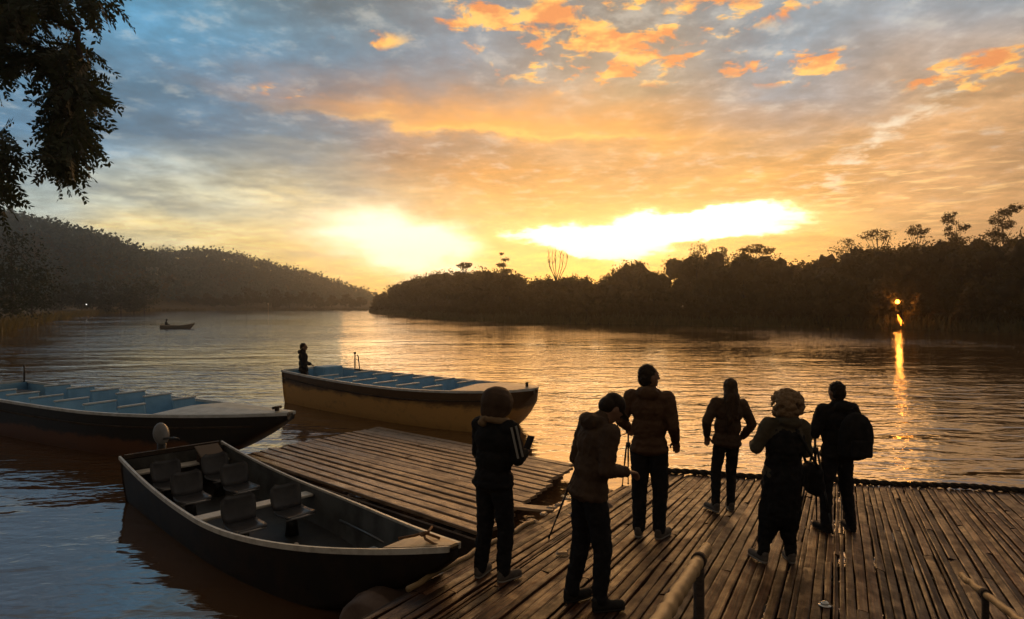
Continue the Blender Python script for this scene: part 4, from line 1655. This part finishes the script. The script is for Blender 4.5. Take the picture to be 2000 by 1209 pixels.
M_SKIN = mat('skin', (.30, .17, .11), .5, (.25, .13, .08), 8)
M_BLACK = mat('black_cloth', (.012, .012, .013), .85, (.022, .021, .022), 12, bump=.003)
M_NAVY = mat('dark_trouser_cloth', (.016, .016, .019), .85, (.028, .027, .03), 12, bump=.003)
M_BROWN = mat('brown_jacket_cloth', (.075, .045, .028), .7, (.11, .068, .042), 9, bump=.004)
M_RUST = mat('rust_jacket_cloth', (.095, .048, .024), .65, (.14, .075, .04), 9, bump=.004)
M_OLIVE = mat('olive_coat_cloth', (.085, .070, .045), .75, (.12, .10, .065), 9, bump=.004)
M_TANC = mat('tan_scarf_cloth', (.30, .20, .11), .8, (.22, .14, .075), 14, bump=.004)
M_HAIRD = mat('dark_hair', (.018, .012, .009), .55, (.035, .022, .015), 30, bump=.006)
M_HAIRB = mat('brown_long_hair', (.045, .024, .012), .5, (.08, .045, .022), 26, bump=.006, stretch=(1, 1, .2))
M_HAIRC = mat('curly_fair_hair', (.26, .16, .08), .6, (.36, .24, .13), 26, bump=.01)
M_SHOE = mat('grey_shoe', (.12, .10, .085), .6, (.2, .17, .14), 14)
M_SHOED = mat('dark_shoe', (.02, .018, .017), .6, (.04, .035, .03), 14)
M_SOLE = mat('pale_sole', (.35, .32, .28), .7)
M_STRIPE = mat('white_stripe', (.45, .43, .39), .6)
M_EYE = mat('eye', (.02, .015, .012), .2)


def person(label, foot, rz, H, jacket, trousers, hair, hairmat, lean=0.0, head=(0, 0), elbow_l=(-.10, -.02, -.28), wrist_l=(-.02, .22, -.30),
           elbow_r=(.10, -.02, -.28), wrist_r=(.02, .22, -.30), feet=((-.11, 0, 8), (.11, 0, 8)), shoe=None, bulk=1.0, coat=0.0, hood=True, wide=1.0, legw=1.0, sit=0.0, group=None, extra=None, roll=0.0):
    k = H / 1.74
    root = empty('person', foot, rz)
    root.rotation_euler = (0, roll, rz)
    tag(root, label, 'person', group)
    Rl = Matrix.Rotation(-lean, 3, 'X')
    piv = Vector((0, 0, .94))
    up = lambda x, y, z: (piv + Rl @ (Vector((x, y, z)) - piv)) * k
    hb = Matrix.Rotation(-head[0], 3, 'X')
    ht = Matrix.Rotation(head[1], 3, 'Z')
    nk = Vector((0, .01, 1.50))
    hd = lambda x, y, z: (piv + Rl @ (nk + ht @ (hb @ (Vector((x, y, z)) - nk)) - piv)) * k
    lo = lambda x, y, z: Vector((x, y, z)) * k
    RH = Rl @ ht @ hb
    fz = lambda fx, fy: 0.0
    # joints
    sh = {-1: Vector((-.185 * wide, 0, 1.42)), 1: Vector((.185 * wide, 0, 1.42))}
    el_ = {-1: sh[-1] + Vector(elbow_l), 1: sh[1] + Vector(elbow_r)}
    wr = {-1: el_[-1] + Vector(wrist_l), 1: el_[1] + Vector(wrist_r)}
    ft = {-1: feet[0], 1: feet[1]}
    # slope of the deck under each foot
    c_, s_ = math.cos(rz), math.sin(rz)
    def dzf(x, y):
        wx_, wy_ = (c_ * x - s_ * y), (s_ * x + c_ * y)
        return -DS * (DU.x * wx_ + DU.y * wy_) / k if not sit else 0.0
    body = MB()
    # head
    body.ell(hd(0, .015, 1.635), (.078 * k, .098 * k, .112 * k), RH)
    body.ell(hd(0, .045, 1.575), (.056 * k, .060 * k, .062 * k), RH)       # jaw
    body.ell(hd(0, .088, 1.545), (.022 * k, .022 * k, .02 * k), RH)        # chin
    body.cap(hd(0, .105, 1.645), .011 * k, hd(0, .128, 1.605), .016 * k)   # nose
    body.cap(hd(-.03, .098, 1.664), .012 * k, hd(.03, .098, 1.664), .012 * k)  # brow
    body.cap(hd(-.018, .103, 1.575), .009 * k, hd(.018, .103, 1.575), .009 * k)  # lips
    for sg in (-1, 1): body.ell(hd(sg * .080, .0, 1.62), (.011 * k, .022 * k, .034 * k), RH)
    body.cap(up(0, -.01, 1.42), .060 * k, hd(0, .0, 1.56), .054 * k)
    # trunk
    body.ell(up(0, 0, .96), (.145 * k, .10 * k, .12 * k), Rl)
    body.ell(up(0, .005, 1.12), (.13 * k, .095 * k, .15 * k), Rl)
    body.ell(up(0, 0, 1.30), (.155 * k, .105 * k, .15 * k), Rl)
    body.cap(up(-.14, 0, 1.41), .055 * k, up(.14, 0, 1.41), .055 * k)
    jk, tr, out = MB(), MB(), []
    jk.ell(up(0, -.005, 1.31), (.195 * k * bulk * wide, .145 * k * bulk, .17 * k), Rl)
    jk.ell(up(0, .0, 1.12), (.18 * k * bulk, .14 * k * bulk, .18 * k), Rl)
    jk.ell(up(0, 0, .95), (.185 * k * bulk, .145 * k * bulk, .13 * k), Rl)
    jk.ell(up(0, -.005, .90), (.20 * k * bulk, .155 * k * bulk, .07 * k), Rl)
    jk.cap(up(-.17 * wide, -.005, 1.415), .075 * k * bulk, up(.17 * wide, -.005, 1.415), .075 * k * bulk)
    jk.cap(up(0, -.02, 1.43), .085 * k, up(0, 0, 1.50), .075 * k)
    if hood:
        jk.ell(up(0, -.10, 1.475), (.12 * k, .07 * k, .07 * k), Rl)
        jk.cap(up(-.075, -.04, 1.49), .045 * k, up(.075, -.04, 1.49), .045 * k)
    if coat:
        jk.cap(up(0, 0, .92), .175 * k * bulk, lo(0, 0, .92 - coat), .19 * k * bulk)
    tr.ell(lo(0, 0, .93), (.165 * k, .12 * k, .13 * k))
    for sg in (-1, 1):
        fx, fy, ta = ft[sg]
        dz = dzf(fx * k, fy * k)
        hip = Vector((sg * .088, 0, .90))
        ank = Vector((fx, fy - .03, .085 + dz))
        kn = hip.lerp(ank, .5) + Vector((sg * .01, .045, 0))
        body.cap(hip * k, .080 * k, kn * k, .052 * k)
        body.cap(kn * k, .050 * k, ank * k, .036 * k)
        tr.cap(hip * k, .100 * k * legw, kn * k, .078 * k * legw)
        tr.cap(kn * k, .076 * k * legw, (ank + Vector((0, 0, .01))) * k, .060 * k * legw)
        # shoe
        tdir = Matrix.Rotation(-sg * R(ta), 3, 'Z') @ Vector((0, 1, 0))
        s1_ = MB()
        heel, toe = Vector((fx, fy - .06, .045 + dz)), Vector((fx, fy - .06, .038 + dz)) + tdir * .20
        s1_.cap(heel * k, .044 * k, toe * k, .040 * k)
        s1_.cap(heel * k + Vector((0, 0, .04 * k)), .042 * k, (heel + tdir * .07) * k + Vector((0, 0, .03 * k)), .038 * k)
        shoe_o = remesh(s1_, 'shoe', shoe or M_SHOED, root, .010, 3)
        so = MB()
        so.cap((heel - Vector((0, 0, .033))) * k, .040 * k, (toe - Vector((0, 0, .027))) * k, .038 * k, 10)
        so.v = [(a_, b_, max((dz) * k + .001, min(c2, (.022 + dz) * k))) for a_, b_, c2 in so.v]
        so.build('sole', M_SOLE if shoe is M_SHOE else M_SHOED, shoe_o)
        body.cap(heel * k, .03 * k, toe * k, .028 * k)
        # arm
        S_, E_, W_ = up(*sh[sg]), up(*el_[sg]), up(*wr[sg])
        body.cap(S_, .050 * k, E_, .040 * k)
        body.cap(E_, .040 * k, W_, .027 * k)
        jk.cap(S_, .078 * k * bulk, E_, .060 * k * bulk)
        jk.cap(E_, .060 * k * bulk, E_.lerp(W_, .93), .046 * k)
        # hand: palm, four curled fingers, thumb from the side of the palm
        d = (W_ - E_).normalized()
        lat = d.cross(Vector((0, 0, 1)))
        if lat.length < .1: lat = Vector((1, 0, 0))
        lat.normalize()
        nrm = lat.cross(d).normalized()        # roughly upward: back of the hand
        P0 = W_ + d * .015 * k
        for q in (-1, -.33, .33, 1):
            b0 = P0 + lat * q * .024 * k
            b1 = P0 + d * .078 * k + lat * q * .030 * k
            body.cap(b0, .014 * k, b1, .012 * k, 8)
            fl = (.040 if abs(q) < .5 else .033) * k
            dd = (d * .75 - nrm * .65).normalized()
            b2 = b1 + dd * fl
            dd2 = (d * .1 - nrm).normalized()
            body.cap(b1, .0105 * k, b2, .0095 * k, 8)
            body.cap(b2, .0095 * k, b2 + dd2 * fl * .8, .0085 * k, 8)
        t0 = P0 + d * .02 * k - lat * sg * .028 * k
        t1 = t0 + (d * .55 - lat * sg * .6 - nrm * .35).normalized() * .042 * k
        body.cap(t0, .014 * k, t1, .011 * k, 8)
        body.cap(t1, .011 * k, t1 + (d * .8 - nrm * .4).normalized() * .03 * k, .0095 * k, 8)
        out.append(W_)
    b = remesh(body, 'body', M_SKIN, root, .0085, 2)
    for sg in (-1, 1): MB().ell(hd(sg * .030, .103, 1.640), .010 * k, None, 8, 6).build('eye', M_EYE, b, True)
    jo = remesh(jk, 'jacket', jacket, root, .011, 5, .016, .10, .007)
    remesh(tr, 'trousers', trousers, root, .012, 4, .020, .08, .007)
    # hair / headwear
    hr = MB()
    if hair == 'short':
        hr.ell(hd(0, -.012, 1.665), (.086 * k, .098 * k, .098 * k), RH)
        hr.ell(hd(0, -.035, 1.62), (.082 * k, .075 * k, .09 * k), RH)
        remesh(hr, 'hair', hairmat, root, .009, 1, .028, .025)
    elif hair == 'cap':
        hr.ell(hd(0, .0, 1.675), (.090 * k, .108 * k, .085 * k), RH)
        hr.ell(hd(0, -.04, 1.62), (.084 * k, .075 * k, .08 * k), RH)
        hr.ell(hd(0, .13, 1.675), (.065 * k, .075 * k, .014 * k), RH)
        remesh(hr, 'cap', hairmat, root, .010, 2, .006, .05)
    elif hair == 'long':
        hr.ell(hd(0, -.015, 1.665), (.092 * k, .108 * k, .100 * k), RH)
        hr.ell(hd(0, -.055, 1.57), (.098 * k, .08 * k, .13 * k), RH)
        hr.cap(hd(-.03, -.09, 1.52), .075 * k, up(-.045, -.165, 1.22), .050 * k)
        hr.cap(hd(.03, -.09, 1.52), .075 * k, up(.02, -.165, 1.26), .045 * k)
        hr.cap(up(-.05, -.165, 1.24), .045 * k, up(-.06, -.165, 1.08), .022 * k)
        remesh(hr, 'hair', hairmat, root, .011, 2, .026, .04)
    elif hair == 'curly':
        rg = random.Random(8)
        for i in range(230):
            v = Vector((rg.gauss(0, 1), rg.gauss(0, 1), rg.gauss(0, 1))).normalized()
            if v.y > .45 and v.z < .45: continue
            if v.z < -.75: continue
            q = Vector((v.x * .152, v.y * .145 - .025, v.z * .150 + 1.635))
            hr.ell(hd(*q), (.016 + .018 * rg.random()) * k, None, 7, 5)
        hr.ell(hd(0, -.02, 1.64), (.11 * k, .11 * k, .12 * k), RH)
        hr.ell(hd(0, -.05, 1.55), (.11 * k, .08 * k, .09 * k), RH)
        remesh(hr, 'hair', hairmat, root, .009, 1, .03, .03)
    elif hair == 'bighat':
        hr.ell(hd(0, -.02, 1.645), (.160 * k, .165 * k, .160 * k), RH)
        hr.ell(hd(0, -.04, 1.57), (.142 * k, .13 * k, .115 * k), RH)
        remesh(hr, 'hood', hairmat, root, .012, 3, .020, .09)
    if extra: extra(root, up, hd, k, jo, out)
    return root, up, hd, out


GP = 'people standing on the deck'


def p1_extra(root, up, hd, k, jo, out):
    sc = MB()
    ring = []
    for i in range(17):
        an = 2 * math.pi * i / 16
        ring.append(up(.118 * math.cos(an), -.005 + .115 * math.sin(an), 1.49 - .02 * math.sin(an)))
    sc.tube(ring, .034 * k, 8, False)
    sc.cap(up(-.06, -.11, 1.47), .04 * k, up(-.12, -.08, 1.46), .03 * k)
    remesh(sc, 'scarf', M_TANC, root, .010, 2, .02, .05)
    # two white stripes down the right sleeve
    S_, E_ = up(.185, 0, 1.42), up(.185 + P1E[0], P1E[1], 1.42 + P1E[2])
    d = (E_ - S_).normalized()
    side = Vector((1, -.55, .1)); side = (side - d * side.dot(d)).normalized()
    w = d.cross(side)
    for q in (-.022, .022):
        st = MB()
        V = []
        for i in range(9):
            t = -.12 + i / 8 * 1.05
            rr = (.083 + (.064 - .083) * max(0, t)) * k * 1.06 + .006
            c0 = S_.lerp(E_, t) + side * rr + w * q
            V += [c0 - w * .008, c0 + w * .008, c0 - w * .008 - side * .012, c0 + w * .008 - side * .012]
        F = []
        for i in range(8):
            a_ = i * 4
            F += [(a_, a_ + 1, a_ + 5, a_ + 4), (a_ + 2, a_ + 6, a_ + 7, a_ + 3), (a_, a_ + 4, a_ + 6, a_ + 2), (a_ + 1, a_ + 3, a_ + 7, a_ + 5)]
        F += [(0, 2, 3, 1), (32, 33, 35, 34)]
        st.add(V, F).build('sleeve_stripe', M_STRIPE, jo)


def p5_extra(root, up, hd, k, jo, out):
    g = MB()      # long sleeveless black robe over the coat
    g.ell(up(0, -.03, 1.22), (.205 * k, .165 * k, .22 * k))
    g.cap(up(0, -.02, 1.15), .165 * k, up(0, -.015, .90), .19 * k)
    g.cap(up(0, -.015, .90), .195 * k, Vector((0, -.01, .52)) * k, .185 * k)
    for sx in (-.07, .07): g.cap(Vector((sx, 0, .52)) * k, .125 * k, Vector((sx * 1.9, 0, .22)) * k, .068 * k)
    remesh(g, 'robe', M_BLACK, root, .013, 5, .05, .12, .012)


def foot_at(x, y):
    q = DK(x, y)
    return Vector((q.x, q.y, q.z + .012))


def phone_at(root, pos, rz, label, cat='phone', size=(.075, .012, .15), tilt=R(-35)):
    bpy.context.view_layer.update()
    w = root.matrix_world @ Vector(pos)
    o = empty('phone', w, rz)
    tag(o, label, cat)
    MB().rbox((0, 0, 0), size, .004, (tilt, 0, 0)).build('case', M_BLACKM, o)
    MB().box((0, -size[1] * .55 - .001, 0), (size[0] * .9, .002, size[2] * .9), (tilt, 0, 0)).build('screen', mat('dark_screen', (.02, .02, .025), .1), o)


# 1: big hood, striped sleeve
P1E = (.05, .06, -.27)
r1, up1, hd1, o1 = person('person in a black jacket with striped sleeve and a large rounded hood, holding a phone', foot_at(964, 1132), R(-38), 1.62, M_BLACK, M_NAVY, 'bighat', M_BROWN,
                          lean=R(3), head=(R(12), 0), elbow_r=P1E, wrist_r=(-.06, .18, .03), elbow_l=(-.05, .05, -.27), wrist_l=(.10, .22, .06),
                          feet=((-.12, -.02, 12), (.11, .04, 14)), shoe=M_SHOE, bulk=1.10, legw=1.05, hood=False, group=GP, extra=p1_extra)
phone_at(r1, o1[1] + Vector((-.02, .09, .06)), R(-38), 'small phone held up by the person in the large hood')

# 2: stooping with a cap, hands on a camera
r2, up2, hd2, o2 = person('stooping person in a brown hooded jacket and cap, head bent right', foot_at(1150, 1186), R(-66), 1.72, M_BROWN, M_NAVY, 'cap', M_HAIRD,
                          lean=R(11), head=(R(40), 0), elbow_r=(.05, -.03, -.28), wrist_r=(-.03, .21, .0), elbow_l=(-.05, -.02, -.28), wrist_l=(.08, .21, .0),
                          feet=((-.12, -.06, 8), (.12, .06, 10)), shoe=M_SHOED, bulk=1.0, group=GP)
# 3: tall man, profile to the right
r3, up3, hd3, o3 = person('tallest man in a bulky brown jacket, face turned right', foot_at(1268, 1050), R(-22), 1.86, M_RUST, M_NAVY, 'short', M_HAIRD,
                          head=(R(-2), R(-48)), elbow_r=(.06, -.02, -.28), wrist_r=(.0, .16, -.17), elbow_l=(-.10, -.02, -.25), wrist_l=(.03, .20, -.10),
                          feet=((-.10, 0, 8), (.10, .02, 20)), shoe=M_SHOE, bulk=1.0, legw=1.05, group=GP)
# 4: woman, long hair, hands in pockets
r4, up4, hd4, o4 = person('woman with long brown hair and slim trousers, hands in jacket pockets', foot_at(1410, 998), R(6), 1.68, M_BROWN, M_NAVY, 'long', M_HAIRB,
                          head=(R(2), R(-6)), elbow_r=(.13, -.05, -.25), wrist_r=(-.07, .12, -.20), elbow_l=(-.13, -.05, -.25), wrist_l=(.07, .12, -.20),
                          feet=((-.13, -.06, 16), (.12, .04, 12)), shoe=M_SHOE, bulk=1.02, legw=.88, hood=False, group=GP, roll=R(4))
# 5: curly hair, long coat
r5, up5, hd5, o5 = person('person with pale curly hair in an olive-sleeved coat with a long black skirt', foot_at(1516, 1098), R(4), 1.64, M_OLIVE, M_BLACK, 'curly', M_HAIRC,
                          head=(R(4), R(-4)), elbow_l=(-.11, .0, -.25), wrist_l=(.07, .21, .0), elbow_r=(.07, .02, -.27), wrist_r=(-.04, .2, .0),
                          feet=((-.17, -.02, 14), (.15, .03, 10)), shoe=M_SHOE, bulk=1.04, legw=.95, coat=0, group=GP, roll=R(4), extra=p5_extra)
# 6: short hair, backpack slung to the right
r6, up6, hd6, o6 = person('man with short hair in a black jacket, at the right end of the group', foot_at(1636, 1038), R(10), 1.72, M_BLACK, M_NAVY, 'short', M_HAIRD,
                          head=(R(6), 0), elbow_l=(-.10, .03, -.27), wrist_l=(.02, .20, -.04), elbow_r=(.08, .0, -.28), wrist_r=(-.02, .20, -.06),
                          feet=((-.17, 0, 6), (.17, .02, 8)), shoe=M_SHOED, bulk=1.10, group=GP)


def backpack(label, host, off, size, rz):
    bpy.context.view_layer.update()
    w = host.matrix_world @ Vector(off)
    o = empty('backpack', w, rz)
    tag(o, label, 'backpack', 'backpacks worn on the deck')
    sx, sy, sz = size
    b = MB().ell((0, -sy * .1, 0), (sx * .5, sy * .52, sz * .5)).rbox((0, 0, -sz * .12), (sx * .92, sy * .8, sz * .66), .05).ell((0, -sy * .3, -sz * .2), (sx * .4, sy * .4, sz * .26))
    remesh(b, 'bag', M_BLACK, o, .014, 4, .02, .09)
    pk = MB().rbox((0, -sy * .56, -sz * .2), (sx * .62, .05, sz * .36), .02)
    pk.build('pocket', M_NAVY, o)
    for s_ in (-1, 1):
        st = MB()
        st.tube([(s_ * sx * .28, sy * .30, sz * .42), (s_ * sx * .34, sy * .75, sz * .56), (s_ * sx * .36, sy * 1.5, sz * .36), (s_ * sx * .40, sy * 1.35, -sz * .1), (s_ * sx * .38, sy * .35, -sz * .38)], .018, 6)
        st.build('strap', M_NAVY, o, True)
    MB().tube([(-.05, sy * .25, sz * .46), (0, sy * .25, sz * .54), (.05, sy * .25, sz * .46)], .010, 6).build('grab_loop', M_NAVY, o, True)


backpack('large black backpack on the man at the right end', r6, (.05, -.22, 1.14), (.40, .24, .56), R(4))


def shoulder_bag():
    bpy.context.view_layer.update()
    w = r5.matrix_world @ Vector((.30, -.02, .84))
    o = empty('shoulder_bag', w, R(4))
    tag(o, 'black shoulder bag hanging at the right hip of the curly-haired person', 'bag')
    remesh(MB().rbox((0, 0, 0), (.13, .30, .30), .05).ell((.02, 0, -.05), (.08, .15, .13)), 'bag', M_BLACK, o, .012, 4, .03, .08)
    MB().tube([(0, .12, .12), (-.12, .12, .50), (-.30, .02, .68), (-.20, -.13, .45), (0, -.12, .12)], .014, 6).build('strap', M_NAVY, o, True)


shoulder_bag()


# boatman and distant passenger
bq = WP(592, 775, 0)
bm = BF.root.matrix_basis @ Vector((.45, -.42, .12))
person('boatman in dark clothes standing in the stern of the tan boat', Vector((bm.x, bm.y, .115)), R(-70), 1.66, M_NAVY, M_BLACK, 'short', M_HAIRD, elbow_r=(.08, .0, -.28), wrist_r=(0, .1, -.24),
       elbow_l=(-.07, .03, -.28), wrist_l=(.05, .2, -.08), sit=1.0)
fp = BS.root.matrix_basis @ Vector((.55, 0, 0))


def seated(label, loc, rz):
    root = empty('person', loc, rz)
    tag(root, label, 'person')
    b = MB()
    b.ell((0, 0, .35), (.17, .15, .13)).ell((0, .03, .62), (.18, .13, .24)).cap((0, .04, .8), .06, (0, .07, .95), .055)
    b.ell((0, .09, 1.04), (.085, .10, .12)).cap((0, .19, 1.03), .015, (0, .2, 1.01), .015)
    for s_ in (-1, 1):
        b.cap((s_ * .2, .02, .76), .06, (s_ * .24, .14, .52), .05)
        b.cap((s_ * .24, .14, .52), .05, (s_ * .18, .36, .46), .035)
        for q in (-1, 0, 1): b.cap((s_ * .18 + q * .02, .36, .46), .016, (s_ * .18 + q * .03, .43, .42), .012)
        b.cap((s_ * .1, .02, .34), .09, (s_ * .13, .42, .38), .07)
        b.cap((s_ * .13, .42, .38), .065, (s_ * .13, .48, .02), .045)
    remesh(b, 'body', M_BLACK, root, .016, 3)
    MB().ell((0, .08, 1.09), (.095, .11, .09)).build('hair', M_HAIRD, root, True)


seated('tiny dark figure seated in the stern of the far rowing boat', Vector((fp.x, fp.y, .02)), BS.th - R(90))


# tripods
def tripod(label, base, h, spread, rz, head=True, z_off=0.0, legs=3, cam_body=False):
    o = empty('tripod', base, rz)
    tag(o, label, 'tripod', 'camera tripods on the deck')
    hub = h * .78
    MB().tube([(0, 0, hub - .25), (0, 0, h)], .014, 8).build('centre_column', M_BLACKM, o, True)
    MB().tube([(0, 0, hub - .03), (0, 0, hub + .04)], .035, 10).build('hub', M_BLACKM, o, True)
    for i in range(3):
        an = 2 * math.pi * i / 3
        x, y = spread * math.cos(an), spread * math.sin(an)
        w = Vector((math.cos(rz) * x - math.sin(rz) * y, math.sin(rz) * x + math.cos(rz) * y, 0))
        zf = deck_z(base[0] + w.x, base[1] + w.y) - deck_z(base[0], base[1]) + .014
        f = Vector((x, y, zf))
        t0 = Vector((.03 * math.cos(an), .03 * math.sin(an), hub))
        l = MB().tube([t0, t0.lerp(f, .45)], .014, 8).tube([t0.lerp(f, .43), t0.lerp(f, .75)], .011, 8).tube([t0.lerp(f, .73), f], .0085, 8).build('leg', M_BLACKM, o, True)
        MB().ell(f, .014, None, 8, 6).build('rubber_foot', M_ROPE, l, True)
    MB().rbox((0, 0, h + .03), (.07, .05, .06), .01).build('head', M_BLACKM, o)
    MB().tube([(0, 0, h + .01), (.05, -.16, h - .06)], .008, 6).build('pan_handle', M_BLACKM, o, True)


tripod('black tripod behind the stooping person', foot_at(1138, 1062), 1.12, .36, R(165))
tripod('slender black tripod left of the tall man near the raft', foot_at(1227, 951), .78, .10, R(200))
tripod('black tripod between the curly-haired person and the man with a backpack', foot_at(1592, 1036), 1.18, .22, R(60))

# ================================================================== river haze
hz = MB().box((-142.5, 415, 35.5), (1352, 968, 79)).mesh('haze')
hm = bpy.data.materials.new('haze_air')
hm.use_nodes = True
hn = hm.node_tree
hn.nodes.clear()
pv = hn.nodes.new('ShaderNodeVolumePrincipled')
pv.inputs['Color'].default_value = (.88, .86, .82, 1)
pv.inputs['Density'].default_value = 0.00075
pv.inputs['Anisotropy'].default_value = .85
ho = hn.nodes.new('ShaderNodeOutputMaterial')
hn.links.new(pv.outputs[0], ho.inputs['Volume'])
tag(link('haze', hz, hm), 'thin warm evening haze over the river valley', kind='stuff')
